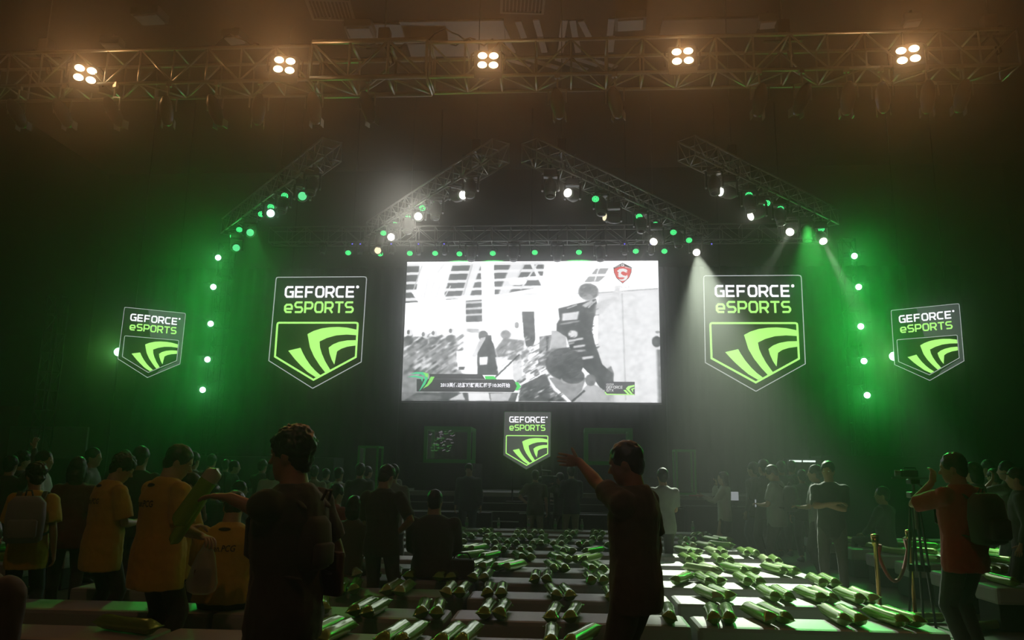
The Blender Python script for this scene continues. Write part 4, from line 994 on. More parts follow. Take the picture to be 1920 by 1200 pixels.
ST = {
 0: [(632,1164,580,1190),(653,1168,592,1198),(758,1173,720,1201),(780,1173,739,1203),(858,1176,830,1203),(891,1176,857,1203),(1035,1179,1033,1206),(1108,1182,1076,1203)],
 1: [(606,1120,607,1145),(705,1121,657,1151),(717,1124,674,1154),(799,1124,788,1156),(813,1127,805,1154),(922,1126,905,1156),(941,1127,919,1156),(1044,1135,1032,1162),(1083,1134,1068,1162),(1180,1135,1165,1162),(1251,1134,1256,1164),(1331,1136,1340,1164),(1343,1136,1362,1163),(1401,1138,1443,1160),(1421,1137,1467,1160),(1537,1136,1575,1160),(1554,1134,1595,1160),(1615,1137,1675,1160),(1637,1136,1702,1160),(77,1081,143,1064)],
 2: [(649,1088,635,1109),(667,1088,652,1109),(750,1091,722,1110),(766,1092,738,1112),(849,1095,833,1117),(861,1094,850,1115),(918,1095,914,1117),(937,1095,936,1117),(1028,1098,1047,1124),(1043,1099,1065,1124),(1138,1101,1149,1126),(1151,1099,1163,1123),(1308,1103,1346,1122),(1324,1102,1362,1121),(1425,1102,1454,1121),(1444,1102,1473,1120),(1500,1106,1537,1122),(1519,1102,1554,1120),(1567,1105,1611,1124),(1580,1102,1623,1121),(95,1084,150,1070)],
 3: [(665,1063,670,1081),(702,1065,707,1081),(746,1066,744,1083),(781,1069,763,1084),(838,1071,821,1085),(853,1071,836,1086),(895,1073,884,1088),(915,1071,899,1094),(1006,1073,1002,1090),(1022,1075,1018,1091),(1101,1076,1111,1093),(1116,1074,1126,1095),(1149,1076,1172,1092),(1291,1079,1267,1090),(1310,1079,1329,1092),(1327,1079,1344,1092),(1383,1079,1402,1092),(1407,1080,1420,1092),(1515,1079,1538,1092),(1530,1079,1550,1092)],
 4: [(908,1053,877,1068),(922,1055,891,1067),(960,1055,927,1065),(982,1056,946,1067),(1026,1056,1040,1070),(1040,1056,1063,1072),(1096,1056,1113,1070),(1110,1056,1126,1073),(1295,1063,1329,1071),(1316,1061,1346,1072),(1367,1063,1384,1069),(1384,1063,1400,1072),(1435,1061,1467,1071),(1457,1061,1488,1071),(105,1057,150,1050)],
 5: [(909,1036,861,1044),(935,1037,902,1046),(965,1036,981,1047),(974,1035,1005,1049),(1032,1040,1051,1051),(1049,1040,1069,1051),(1105,1042,1078,1050),(1122,1043,1089,1050),(1154,1041,1164,1052),(1276,1040,1292,1050),(1290,1040,1304,1051),(1337,1041,1349,1051),(1352,1041,1366,1051),(1419,1040,1435,1052),(1432,1038,1446,1052),(597,1036,639,1030)],
 6: [(891,1025,868,1031),(902,1025,882,1031),(935,1024,927,1032),(942,1024,937,1032),(982,1027,976,1033),(992,1027,988,1034),(1042,1027,1057,1035),(1053,1027,1066,1037),(1130,1030,1097,1037),(1150,1029,1152,1035),(1168,1029,1166,1035),(1272,1029,1290,1035),(1285,1030,1301,1036),(1327,1029,1340,1035),(1347,1029,1355,1036),(1382,1028,1397,1037),(1392,1028,1405,1036),(607,1021,639,1018)],
 7: [(859,1015,864,1020),(909,1013,912,1020),(919,1013,923,1020),(943,1014,950,1021),(958,1014,968,1022),(1012,1014,996,1022),(1020,1014,1007,1023),(1047,1015,1037,1022),(1060,1016,1052,1022),(1095,1016,1085,1023),(1106,1017,1096,1025),(1155,1017,1138,1025),(1167,1017,1152,1025),(1277,1017,1285,1024),(1290,1017,1299,1025),(1310,1019,1332,1025),(1327,1017,1372,1024)],
 8: [(873,1003,867,1008),(884,1003,875,1008),(921,1003,911,1008),(935,1003,923,1009),(968,1005,963,1010),(977,1005,971,1012),(996,1004,993,1010),(1022,1005,1015,1010),(1056,1006,1053,1011),(1068,1006,1066,1012),(1112,1005,1112,1012),(1123,1006,1128,1012),(1150,1006,1162,1012),(1276,1007,1286,1012),(1299,1007,1301,1014),(1325,1009,1347,1014),(1337,1007,1362,1012),(625,1000,639,997)],
 9: [(864,994,855,1000),(907,994,897,1000),(917,995,911,1000),(970,996,968,1001),(975,996,975,1001),(1001,995,1003,1001),(1011,994,1011,1001),(1067,996,1062,1001),(1075,996,1072,1002),(1112,995,1118,1001),(1119,995,1128,1002),(1146,997,1156,1002),(1312,1000,1299,1005),(1315,1000,1307,1006)],
}
for r, lst in ST.items():
    y0 = ROWS[r]
    items = []
    for (x1, y1, x2, y2) in lst:
        a = onz(x1, y1, .51); b = onz(x2, y2, .50)
        d = b-a; ang = math.atan2(-d.x, d.y) if d.length > 1e-6 else 0
        # far rows: the row depth is only a few pixels, so keep headings moderate
        c = onz((x1+x2)/2, (y1+y2)/2, .505)
        items.append((c.x+(0 if r < 5 else 0), min(max(c.y, y0+.12), y0+.36), ang))
    items.sort()
    for i in range(1, len(items)):      # keep neighbours from running into one another
        if items[i][0]-items[i-1][0] < .125: items[i] = (items[i-1][0]+.125, items[i][1], items[i-1][2]+random.uniform(-.03, .03))
    for i, (x, y, a) in enumerate(items):
        if x < EDG[0]+.05: continue
        put_stick(x, y, .45+.056, a, 'green inflatable stick, %s from left on the %s row of the centre block' % (ordn(i), ordn(r)), 'inflatable sticks on the centre benches')
RB = [(1845,1079,1909,1094),(1828,1061,1867,1070),(1841,1059,1882,1070),(1888,1059,1920,1068),(1841,1044,1879,1049),(1898,1042,1925,1048),(1826,1029,1858,1034),(1860,1031,1886,1036),(1879,1029,1909,1034),(1858,1017,1879,1023),(1877,1017,1897,1023),(1845,1008,1867,1012),(1852,1001,1873,1002),(1900,1005,1925,1009),(1650,1029,1706,1036),(1710,1031,1740,1034),(1661,1017,1695,1021),(1706,1019,1740,1022),(1609,1017,1633,1021),(1582,1010,1609,1014),(1620,999,1650,1002),(1725,1044,1745,1047),(1690,1008,1715,1011),(1905,1017,1930,1021)]
byrow = {}
for (x1, y1, x2, y2) in RB:
    c = onz((x1+x2)/2, (y1+y2)/2, .505); a = onz(x1, y1, .5); b = onz(x2, y2, .5)
    k = min(range(len(RR)), key=lambda q: abs(RR[q]+.24-c.y))
    d = b-a; byrow.setdefault(k, []).append((c.x, min(max(c.y, RR[k]+.12), RR[k]+.36), math.atan2(-d.x, d.y)))
for k, l in byrow.items():
    l.sort()
    for i in range(1, len(l)):
        if l[i][0]-l[i-1][0] < .14: l[i] = (l[i-1][0]+.14, l[i][1], l[i-1][2])
    for i, (x, y, a) in enumerate(l):
        if x < 4.75: x = 4.75+i*.16
        put_stick(x, y, .506, a, 'green inflatable stick on right block, %s from aisle in its %s row' % (ordn(i), ordn(k-2)), 'inflatable sticks on the right benches')
i = 0
for r, y in enumerate(RR):
    if y < 8.9: continue
    for x in (-6.9, -7.5, -8.1, -8.8):
        if x < -1-y*.72: continue
        put_stick(x, y+.24, .506, random.uniform(-1.2, 1.2), 'green inflatable stick on left block, %s from aisle in its %s row' % (ordn(int((-6.5-x)/.6)), ordn(r-2)), 'inflatable sticks on the left benches')
c = onz(241, 1172, .5)
put_stick(c.x, 5.57, .506, math.atan2(1.0, .36), 'long green inflatable stick lying alone on the front bench below the yellow-shirted men', None, 1)
c = onz(1854, 1172, .06)
put_stick(c.x, c.y, .056, R(120), 'green inflatable stick lying on the floor at lower right by the man in red', None, 2)
c = onz(1728, 1157, .06)
put_stick(c.x, c.y, .056, R(95), 'green inflatable stick lying on the aisle floor at the corner of the centre block', None, 0)

# ---------------------------------------------------------------- water bottles on the last row
def bottle_proto():
    t = empty('water_bottle')
    MB().limb([(0, 0, .005), (0, 0, .03), (0, 0, .09), (0, 0, .12), (0, 0, .15), (0, 0, .175), (0, 0, .195), (0, 0, .205)], [.028, .032, .032, .030, .032, .026, .013, .012], 14, round_ends=False).build('bottle_body', M['bottle'], t, smooth=True)
    MB().cyl((0, 0, .205), (0, 0, .224), .015, 12).build('cap', M['white'], t)
    MB().cyl((0, 0, .065), (0, 0, .12), .0327, 14).build('label_band', M['label'], t, smooth=True)
    return t
bt = bottle_proto(); btk = {bt: list(bt.children)}
for i, px in enumerate((875, 935, 991, 1041, 1091, 1156, 1299)):
    t = bt if i == 0 else copy_tree(bt, btk)
    p = at(px, 990, 15.97+.26); t.location = (p.x, 16.23, .45)
    tag(t, 'clear water bottle standing on the rearmost bench row, %s from the left' % ordn(i), 'bottle', 'water bottles on the rearmost bench row')
tag(MB().box((-2.9, 17.42, .36), (2.6, .4, .72), ch=.01).build('low_table', M['riser']), 'long dark low table before the steps at left, green lit edge', 'table')
tag(MB().box((.2, 17.42, .355), (2.4, .4, .71), ch=.01).build('low_table', M['riser']), 'long dark low table before the steps at centre', 'table')

# ---------------------------------------------------------------- rope barrier in the right aisle
posts = [(3.22, 8.45, 'nearer the centre benches'), (3.92, 9.6, 'beside the tripod')]
def post_at(x, y, label, rope_to=None):
    t = empty('barrier_post', (x, y, 0), 0, 'brass rope barrier post '+label, 'barrier post', 'brass barrier posts')
    MB().limb([(0, 0, 0), (0, 0, .02), (0, 0, .05), (0, 0, .07)], [.15, .15, .1, .03], 18, round_ends=False).build('foot', M['gold'], t, smooth=True)
    MB().limb([(0, 0, .06), (0, 0, .86), (0, 0, .88), (0, 0, .97)], [.022, .022, .034, .040], 14, round_ends=False).build('pole', M['gold'], t, smooth=True)
    MB().ell((0, 0, .975), (.043, .043, .02), nu=14).build('cap', M['gold'], t, smooth=True)
    return t
pA = onz(1645, 1129, 0); pB = onz(1706, 1152, 0)
pA = at(1640, 1004, 8.9); pB = at(1703, 990, 9.75)
post_at(pA.x, pA.y, 'nearer the centre benches'); post_at(pB.x, pB.y, 'just left of the man in red')
pts = [Vector((pA.x, pA.y, .88)).lerp(Vector((pB.x, pB.y, .88)), k/14)-Vector((0, 0, .42*(1-(2*k/14-1)**2))) for k in range(15)]
pts[0].x += .05; pts[-1].x -= .05
tag(MB().tube(pts, .02, 8).build('barrier_rope', M['rope'], smooth=True), 'sagging red velvet rope hung between the two brass posts', 'rope')
# red-lit tripod beside the man in red
TY = 8.15; hub = at(1712, 905, TY)
t = empty('camera_tripod', (hub.x, hub.y, 0), 0, 'tall black tripod standing left of the man in the red shirt', 'tripod')
for i, (px, py) in enumerate(((1652, 1082), (1762, 1120), (1722, 1060))):
    f = onz(px, py+70, 0)-Vector((hub.x, hub.y, 0)); f = f.normalized()*.62
    top = Vector((0, 0, hub.z-.12))+f*.08; L_ = MB()
    mid = top.lerp(Vector((f.x, f.y, .02)), .52); end = Vector((f.x, f.y, .02))
    s_ = Vector((-f.y, f.x, 0)).normalized()*.022
    L_.tube([top+s_, mid+s_], .011, 6).tube([top-s_, mid-s_], .011, 6).tube([mid, end], .013, 6).box(mid, (.06, .05, .07), ch=.008).build('leg', M['black'], t)
    MB().ell(end+Vector((0, 0, -.0)), (.02, .02, .02), nu=8, nv=5).build('foot', M['grey'], t)
MB().cyl((0, 0, hub.z-.45), (0, 0, hub.z-.02), .018).box((0, 0, hub.z-.12), (.11, .11, .06), ch=.01).build('centre_column', M['grey'], t)
MB().box((0, 0, hub.z+.01), (.09, .12, .05), ch=.01).tube([(0, -.03, hub.z), (.12, -.15, hub.z-.08), (.2, -.3, hub.z-.14)], .01, 6).build('pan_head', M['black'], t)
CT = empty('video_camera', (hub.x, hub.y, hub.z+.04), R(75), 'black video camera with long plate on the tripod at right', 'camera')
MB().box((0, .03, .05), (.07, .16, .07), ch=.012).build('body', M['black'], CT); MB().box((0, .02, .004), (.05, .34, .012)).build('slide_plate', M['grey'], CT)
MB().limb([(0, .10, .05), (0, .16, .05)], [.03, .034], 14, round_ends=False).build('lens', M['grey'], CT)
MB().tube([(0, -.04, .08), (0, -.03, .105), (0, .07, .105), (0, .08, .08)], .006, 6).build('handle', M['black'], CT)
MB().box((.06, .02, .06), (.05, .008, .04)).build('side_display', M['grey'], CT)

# ---------------------------------------------------------------- people
CLD = bpy.data.textures.new('cloth_folds', 'CLOUDS'); CLD.noise_scale = .11; CLD.noise_depth = 2
CLH = bpy.data.textures.new('hair_tufts', 'CLOUDS'); CLH.noise_scale = .03; CLH.noise_depth = 2
def organic(mb, name, m, parent, vox, disp=0.0, tex=None, sm=4):
    o = mb.build(name, m, parent)
    a = o.modifiers.new('weld', 'REMESH'); a.mode = 'VOXEL'; a.voxel_size = vox; a.use_smooth_shade = True
    b = o.modifiers.new('soften', 'SMOOTH'); b.factor = .5; b.iterations = sm
    if disp:
        c = o.modifiers.new('folds', 'DISPLACE'); c.texture = tex or CLD; c.strength = disp; c.mid_level = .5
        c.texture_coords = 'LOCAL'
    APPLY.append(o); return o
APPLY = []
def ik(a, b, l1, l2, hint):
    a, b, hint = Vector(a), Vector(b), Vector(hint)
    d = b-a; L = min(d.length, (l1+l2)*.995); dn = d.normalized(); b = a+dn*L
    x = (l1*l1-l2*l2+L*L)/(2*L); h = math.sqrt(max(0, l1*l1-x*x))
    n = hint-dn*hint.dot(dn); n = n.normalized() if n.length > 1e-5 else Vector((0, 0, 1))
    return a+dn*x+n*h, b
def person(px, py, Y, face, label, shirt='black', pants='dark', sleeve=.55, sit=False, seat=.45, lean=0.0, side=0.0, head=(0, 0, 0), arms=('down', 'down'),
           hair='short', skin='skin', female=False, near=False, group=None, H=None, build=1.0, x=None, hem=.0, curl=.5, skirt=False, shoe='shoe', legs=None, text=None, handdir=(None, None), pack=None, spread=1.0, vox=None):
    """px,py: where the top of the head shows; face: heading in degrees, 0 faces the stage, 90 faces left"""
    top = at(px, py, Y)
    if H: s = H/1.745
    else: s = (top.z-seat)/.915 if sit else top.z/1.75
    s = min(max(s, .80), 1.10)
    loc = (top.x if x is None else x, Y, 0)
    t = empty('person', loc, R(face), label, 'person', group)
    vx = vox or (.010 if near else .015 if Y < 9.5 else .02)
    V = Vector
    zp = (seat+.105)/s if sit else .93
    # spine table
    N = 16; sp = []; c = V((0, 0, zp)); a0 = -.0
    for i in range(N+1):
        h = .70*i/N; tt = min(1, max(0, (h)/.5))
        sp.append((h, c.copy(), lean*tt, side*tt)); d = V((math.sin(side*tt), math.sin(lean*tt), math.cos(lean*tt)*math.cos(side*tt))).normalized(); c = c+d*(.70/N)
    def spn(h):
        if h <= 0: return V((0, 0, zp+h)), Matrix.Identity(3)
        f = min(h/.70*N, N-1e-6); i = int(f); u = f-i
        c_ = sp[i][1].lerp(sp[i+1][1], u); le = sp[i][2]*(1-u)+sp[i+1][2]*u; si = sp[i][3]*(1-u)+sp[i+1][3]*u
        return c_, Matrix.Rotation(-le, 3, 'X') @ Matrix.Rotation(si, 3, 'Y')
    def ring(h, a, b, y=0.0, k=1.0):
        c_, Rm = spn(h); return ((c_+Rm @ V((0, y, 0)))*s, (Rm @ V((a*build*k, 0, 0)))*s, (Rm @ V((0, b*build*k, 0)))*s)
    fm = .90 if female else 1.0
    TOR = [(-.13, .11, .09, 0), (-.05, .165, .12, -.01), (.05, .155, .11, 0), (.14, .14*fm, .10, .005), (.26, .152*fm, .112, .005), (.38, .172*fm, .115, 0), (.455, .158*fm, .098, -.01), (.505, .11, .075, -.015), (.54, .064, .06, -.012), (.60, .056, .058, 0), (.635, .056, .06, .008)]
    body = MB(); fbm = MB()
    body.loft([ring(h_, a_, b_, y_, .94 if h_ < .48 else 1) for h_, a_, b_, y_ in TOR], 18)
    # head
    hc, Rm = spn(.675)
    Rh = Matrix.Rotation(R(head[0]), 3, 'Z') @ Rm @ Matrix.Rotation(-R(head[1]), 3, 'X') @ Matrix.Rotation(R(head[2]), 3, 'Y')
    base = spn(.60)[0]; hc = base+Rh @ V((0, .012, .085))
    def hp(x, y, z): return (hc+Rh @ V((x, y, z)))*s
    HR = [(-.118, .026, .030, .052), (-.105, .043, .052, .036), (-.075, .058, .078, .015), (-.04, .066, .090, .004), (0, .073, .096, 0), (.04, .077, .099, -.004), (.075, .070, .090, -.006), (.10, .052, .068, -.008), (.118, .025, .034, -.010)]
    hd = MB()
    body.loft([(hp(0, y, z), (Rh @ V((a, 0, 0)))*s, (Rh @ V((0, b, 0)))*s) for z, a, b, y in HR], 18)
    body.limb([hp(0, .02, -.11), base*s], [.05*s, .055*s], 12)
    body.limb([hp(0, .092, .012), hp(0, .104, -.012), hp(0, .115, -.03)], [.008*s, .011*s, .015*s], 8)        # nose
    body.ell(hp(0, .088, -.060), (.024*s, .013*s, .006*s), Rh, 8, 5).ell(hp(0, .086, -.072), (.021*s, .013*s, .007*s), Rh, 8, 5)
    body.ell(hp(0, .092, .028), (.045*s, .010*s, .009*s), Rh, 8, 5)
    for e in (-1, 1): body.ell(hp(e*.077, -.006, -.008), (.010*s, .020*s, .032*s), Rh, 8, 6)
    # arms
    sh = [0, 0]; wr = [0, 0]; el = [0, 0]; hdirs = [0, 0]
    cS, RS = spn(.445); swd = .172*fm*build
    UA, FA = .285, .255
    for q, e in enumerate((-1, 1)):        # -1 left side of the body, +1 right side
        S = cS+RS @ V((e*swd, -.01, 0))
        a = arms[q]; hint = V((e*.35, -1, -.1)); hdv = None
        if a == 'down': W = S+V((e*.075, .04, -.52)); hint = V((e*.3, -1, 0))
        elif a == 'hips': W = spn(.08)[0]+V((e*.17, .03, 0)); hint = V((e*1, -.55, 0)); hdv = V((-e*.6, .7, -.25))
        elif a == 'back': W = spn(.10)[0]+V((e*.05, -.15, 0)); hint = V((e*1, -.6, 0)); hdv = V((-e*.8, -.1, -.4))
        elif a == 'pocket': W = spn(.0)[0]+V((e*.19, .05, 0)); hint = V((e*.8, -.8, 0)); hdv = V((-e*.15, .1, -1))
        elif a == 'front': W = spn(.16)[0]+V((e*.05, .26, .0)); hint = V((e*.7, -.5, -.6)); hdv = V((-e*.5, .8, .25))
        elif a == 'crossed': W = spn(.27)[0]+V((-e*.07, .19+.03*e, .01*e)); hint = V((e*1, .1, -.55)); hdv = V((-e*.9, .1, .1))
        elif a == 'lap': W = V((e*.09, .30, zp+.10)); hint = V((e*.8, -.5, -.3)); hdv = V((-e*.3, .9, -.1))
        elif a == 'phone': W = hc+V((e*.07, .24, -.04)); hint = V((e*.6, 0, -1)); hdv = V((-e*.2, .2, 1))
        elif a == 'raise': W = hc+V((e*.20, .14, .24)); hint = V((e*.8, -.2, -.5)); hdv = V((0, .1, 1))
        elif a == 'face': W = hc+V((e*.10, .14, -.12)); hint = V((e*.7, .1, -1)); hdv = V((-e*.5, .1, .9))
        elif a == 'reach': W = S+V((e*.05, .40, -.10)); hint = V((e*.3, -.2, -1)); hdv = V((0, 1, -.05))
        else:
            Wd = at(a[1], a[2], a[3])-V(loc); W = (Matrix.Rotation(-R(face), 3, 'Z') @ Wd)/s
            hint = Matrix.Rotation(-R(face), 3, 'Z') @ V(a[4:7])
            if len(a) > 8: hdv = Matrix.Rotation(-R(face), 3, 'Z') @ V(a[8:11])
        E_, W = ik(S, W, UA, FA, hint)
        if handdir[q]: hdv = V(handdir[q])
        hv = (hdv or (W-E_)).normalized(); sh[q], el[q], wr[q], hdirs[q] = S, E_, W, hv
        ak = build**.5
        body.limb([S*s, S.lerp(E_, .35)*s, S.lerp(E_, .8)*s, E_*s, E_.lerp(W, .25)*s, E_.lerp(W, .7)*s, W*s], [x_*s*ak*(.9 if female else 1) for x_ in (.046, .047, .040, .038, .041, .031, .026)], 12)
        # hand: palm, four fingers, thumb
        up = V((0, 0, 1)) if abs(hv.z) < .8 else V((-e, 0, 0))
        sd = hv.cross(up).normalized(); uq = sd.cross(hv).normalized()
        if hv.z <= -.8: lat = -(V((0, 1, 0))-hv*hv.y).normalized(); nrm = lat.cross(hv)*-1; nrm = nrm if nrm.x*-e > 0 else -nrm
        elif hv.z >= .8: nrm = (V((0, 1, 0))-hv*hv.y).normalized(); lat = hv.cross(nrm); lat = lat if lat.x*e > 0 else -lat
        elif a in ('reach', 'phone') or (not isinstance(a, str) and len(a) > 7 and a[7] == 'edge'):
            nrm = -sd*e; lat = -uq
        else: lat = sd*e; nrm = -uq
        k = .92 if female else 1.0
        P0 = W
        body.loft([((P0+hv*y_*k)*s, lat*(a_*k*s), nrm*(b_*k*s)) for y_, a_, b_ in ((-.02, .025, .020), (.01, .030, .019), (.045, .041, .017), (.075, .043, .015), (.09, .040, .012))], 12, p=2.5)
        cu_ = curl if not isinstance(curl, tuple) else curl[q]
        fb = fbm
        def fing(st, l, r_, d0, cc):
            p = st; d_ = d0; pts = [p]; 
            for j, fr in enumerate((.45, .32, .23)):
                d_ = (d_*math.cos(cc*(.6+.35*j))-nrm*(-1)*math.sin(cc*(.6+.35*j))*(1)).normalized() if cc else d_
                p = p+d_*l*fr; pts.append(p)
            fb.limb([p_*s for p_ in pts], [r_*s, r_*.95*s, r_*.86*s, r_*.7*s], 8)
        for j, (o_, l) in enumerate(((-.031, .070), (-.0105, .080), (.0105, .075), (.031, .058))):
            fing(P0+hv*.083*k+lat*o_*k, l*k, .0092*k, (hv+lat*o_*2.2).normalized(), cu_*(1+.12*j))
        fing(P0+hv*.022*k-lat*.026*k, .074*k, .0112*k, (hv*.62-lat*.72+nrm*.22).normalized(), cu_*.35)
    # legs
    an = []; kn = []; hp_ = []
    for q, e in enumerate((-1, 1)):
        hj = V((e*.088*build**.5, 0, zp-.03))
        if legs: A = V(legs[q]); hint = V((e*.15, 1, .1))
        elif sit: A = V((e*.13, .43, .085)); hint = V((e*.12, .6, 1))
        else: A = V((e*.105*spread, -.02+e*.03, .085)); hint = V((e*.1, 1, 0))
        K, A = ik(hj, A, .435, .425, hint); kn.append(K); an.append(A); hp_.append(hj)
        body.limb([hj*s, hj.lerp(K, .4)*s, K*s, K.lerp(A, .3)*s, K.lerp(A, .75)*s, A*s], [x_*s*build**.5 for x_ in (.088, .075, .053, .055, .038, .036)], 12)
        body.loft([((A+V((e*.01*yy_/.1, yy_, -.085+zz_)))*s, V((a_*s, 0, 0)), V((0, 0, b_*s))) for yy_, zz_, a_, b_ in ((-.055, .035, .02, .02), (-.035, .045, .033, .042), (.02, .045, .036, .045), (.09, .032, .042, .03), (.15, .022, .038, .02), (.18, .018, .02, .012))], 10)
    bo = organic(body, 'body', M[skin], t, vx, sm=3 if near else 2)
    FING[bo.name] = fbm.mesh('fingers', M[skin], smooth=True)
    # shirt
    sc_ = MB(); off = .014
    lo = -.17-hem
    tor = [(lo, .172, .128, 0), (lo+.06, .178, .132, -.004), (-.04, .178, .134, -.006), (.06, .168, .126, 0), (.15, .158*fm, .118, .004), (.26, .166*fm, .126, .005), (.38, .186*fm, .129, 0), (.455, .170*fm, .112, -.01), (.505, .134, .102, -.016), (.535, .094, .084, -.014), (.552, .072, .070, -.012)]
    if hem: tor = [(h, a+.012+.02*max(0, .3-h), b+.012+.02*max(0, .3-h), y) for h, a, b, y in tor[:7]]+tor[7:]
    if sit: tor = [(max(h, -.085), a, b, y) for h, a, b, y in tor if h > -.15]
    sc_.loft([ring(h_, a_+.008, b_+.008, y_) if h_ < .5 else ring(h_, a_, b_, y_) for h_, a_, b_, y_ in tor], 20)
    for q, e in enumerate((-1, 1)):
        f = sleeve
        S, E_, W = sh[q], el[q], wr[q]; ft = .018 if hem else .008
        S2 = S-RS @ V((e*.06, 0, 0)); kk = max(1.0, build**.5)*s
        sc_.ell(S*s, (.079*kk, .079*kk, .079*kk), None, 14, 10).ell((S*.6+S2*.4)*s, (.075*kk, .080*kk, .070*kk), None, 14, 10)
        if f <= 1: sc_.limb([S*s, S.lerp(E_, .35)*s, S.lerp(E_, f)*s], [.075*kk, (.066+ft)*kk, (.058+ft*1.5)*kk], 14, round_ends=False)
        else: sc_.limb([S*s, S.lerp(E_, .4)*s, E_*s, E_.lerp(W, .4)*s, E_.lerp(W, .92)*s], [.075*kk, .066*kk, .055*kk, .052*kk, .040*kk], 14, round_ends=False)
    so = organic(sc_, 'jacket' if shirt.startswith('j_') else 'shirt', M['c_'+shirt.replace('j_', '')], t, vx, disp=.024 if vx < .012 else .02, sm=3)
    # trousers or skirt
    pc = MB()
    if skirt:
        pc.loft([ring(.10, .15, .108), ring(0, .175, .128), ring(-.1, .185, .135), ring(-.38, .19, .14)], 18)
    else:
        pc.loft([ring(.07, .166, .123), ring(-.02, .180, .134), ring(-.10, .165, .12), ring(-.16, .10, .09)] if not sit else [ring(.07, .166, .123), ring(-.02, .180, .134), ring(-.09, .165, .12)], 18)
        for q in range(2):
            hj, K, A = hp_[q], kn[q], an[q]
            pc.limb([hj*s, hj.lerp(K, .35)*s, K*s, K.lerp(A, .4)*s, K.lerp(A, .93)*s], [x_*s*build**.5 for x_ in (.096, .088, .068, .062, .056)], 14, round_ends=False)
    organic(pc, 'skirt' if skirt else 'trousers', M['c_'+pants], t, vx, disp=.014, sm=3)
    for q, e in enumerate((-1, 1)):
        A = an[q]
        fo = MB().loft([((A+V((e*.01*yy_/.1, yy_, -.085+zz_)))*s, V((a_*s, 0, 0)), V((0, 0, b_*s))) for yy_, zz_, a_, b_ in ((-.07, .04, .025, .028), (-.045, .052, .040, .052), (.02, .052, .044, .052), (.09, .038, .049, .038), (.16, .028, .043, .028), (.2, .02, .022, .016))], 12)
        fo.build('shoe', M[shoe], t, smooth=True)
    # hair
    hm = MB()
    hm.ell(hp(0, -.016, .042), (.088*s, .106*s, .098*s), Rh, 14, 10)
    hm.ell(hp(0, -.05, -.015), (.072*s, .062*s, .082*s), Rh, 12, 8)
    for e in (-1, 1): hm.ell(hp(e*.062, .005, .035), (.024*s, .06*s, .052*s), Rh, 10, 7)
    if hair == 'long':
        hm.limb([hp(0, -.05, .03), hp(0, -.075, -.08), hp(0, -.085, -.2), hp(0, -.08, -.33)], [.085*s, .085*s, .07*s, .035*s], 14, flat=.6)
        for e in (-1, 1): hm.limb([hp(e*.07, -.01, .03), hp(e*.078, -.02, -.06), hp(e*.07, -.03, -.16)], [.03*s, .032*s, .02*s], 10)
    elif hair == 'bob':
        hm.limb([hp(0, -.03, .03), hp(0, -.045, -.06), hp(0, -.05, -.12)], [.10*s, .10*s, .085*s], 14, flat=.85)
    elif hair == 'bushy':
        hm.ell(hp(0, -.018, .055), (.100*s, .114*s, .100*s), Rh, 14, 10); hm.ell(hp(0, .05, .075), (.07*s, .05*s, .04*s), Rh, 10, 7)
    elif hair == 'cap':
        hm.loft([(hp(0, .1, .052), (Rh @ V((.065, 0, 0)))*s, (Rh @ V((0, .07, 0)))*s), (hp(0, .1, .06), (Rh @ V((.065, 0, 0)))*s, (Rh @ V((0, .07, 0)))*s)], 12)
    organic(hm, 'hair' if hair != 'cap' else 'cap', M['hair' if hair != 'brown' else 'hairb'], t, .008 if near else .012, disp=.012 if hair != 'bushy' else .03, tex=CLH, sm=1)
    ey = MB()
    for e in (-1, 1): ey.ell(hp(e*.031, .086, .008), (.012*s, .009*s, .007*s), Rh, 8, 5)
    ey.build('eyes', M['eye'], t, smooth=True)
    if text:
        # printing on the back of the shirt, wrapped onto the cloth
        def wrap(me_, h, wdt, hgt, nm):
            v = np.zeros(len(me_.vertices)*3); me_.vertices.foreach_get('co', v); v = v.reshape(-1, 3); l0, h0 = v.min(0), v.max(0)
            c_, Rm_ = spn(h); out = np.zeros_like(v)
            for i_, p_ in enumerate(v):
                lx = ((p_[0]-l0[0])/(h0[0]-l0[0])-.5)*wdt; lz = ((p_[1]-l0[1])/(h0[1]-l0[1])-.5)*hgt
                q_ = (c_+Rm_ @ V((lx, -.4, lz)))*s; out[i_] = q_
            me_.vertices.foreach_set('co', out.ravel()); me_.materials.clear(); me_.materials.append(M['print']); me_.update()
            o_ = link(me_, nm, t)
            w_ = o_.modifiers.new('wrap', 'SHRINKWRAP'); w_.wrap_method = 'PROJECT'; w_.use_project_y = True; w_.use_positive_direction = True; w_.use_negative_direction = False; w_.target = so; w_.offset = .004; w_.use_project_x = False; w_.use_project_z = False
            LATE.append(o_)
        tm = text_mesh(text, 1.0, .01, .25); wrap(tm, .33, .22, .05, 'back_lettering')
        el_ = MB()
        for j in range(5):
            el_.loft([((0, 0, 0), (1e-4, 0, 0), (0, 1e-4, 0)), ((0, 0, 0), (.5, 0, 0), (0, .2-.02*j, 0))], 16, cap=False)
            break
        wrap(el_.mesh('back_emblem', M['print']), .455, .10, .028, 'back_emblem')
    INFO[label] = dict(t=t, s=s, wr=[w_*s for w_ in wr], hd=hdirs, spn=spn, hc=hc*s, Rh=Rh, sh=[S_*s for S_ in sh], loc=V(loc), face=face)
    return t
INFO = {}; LATE = []; FING = {}
def wpos(label, v):
    i = INFO[label]; return i['loc']+Matrix.Rotation(R(i['face']), 3, 'Z') @ Vector(v)
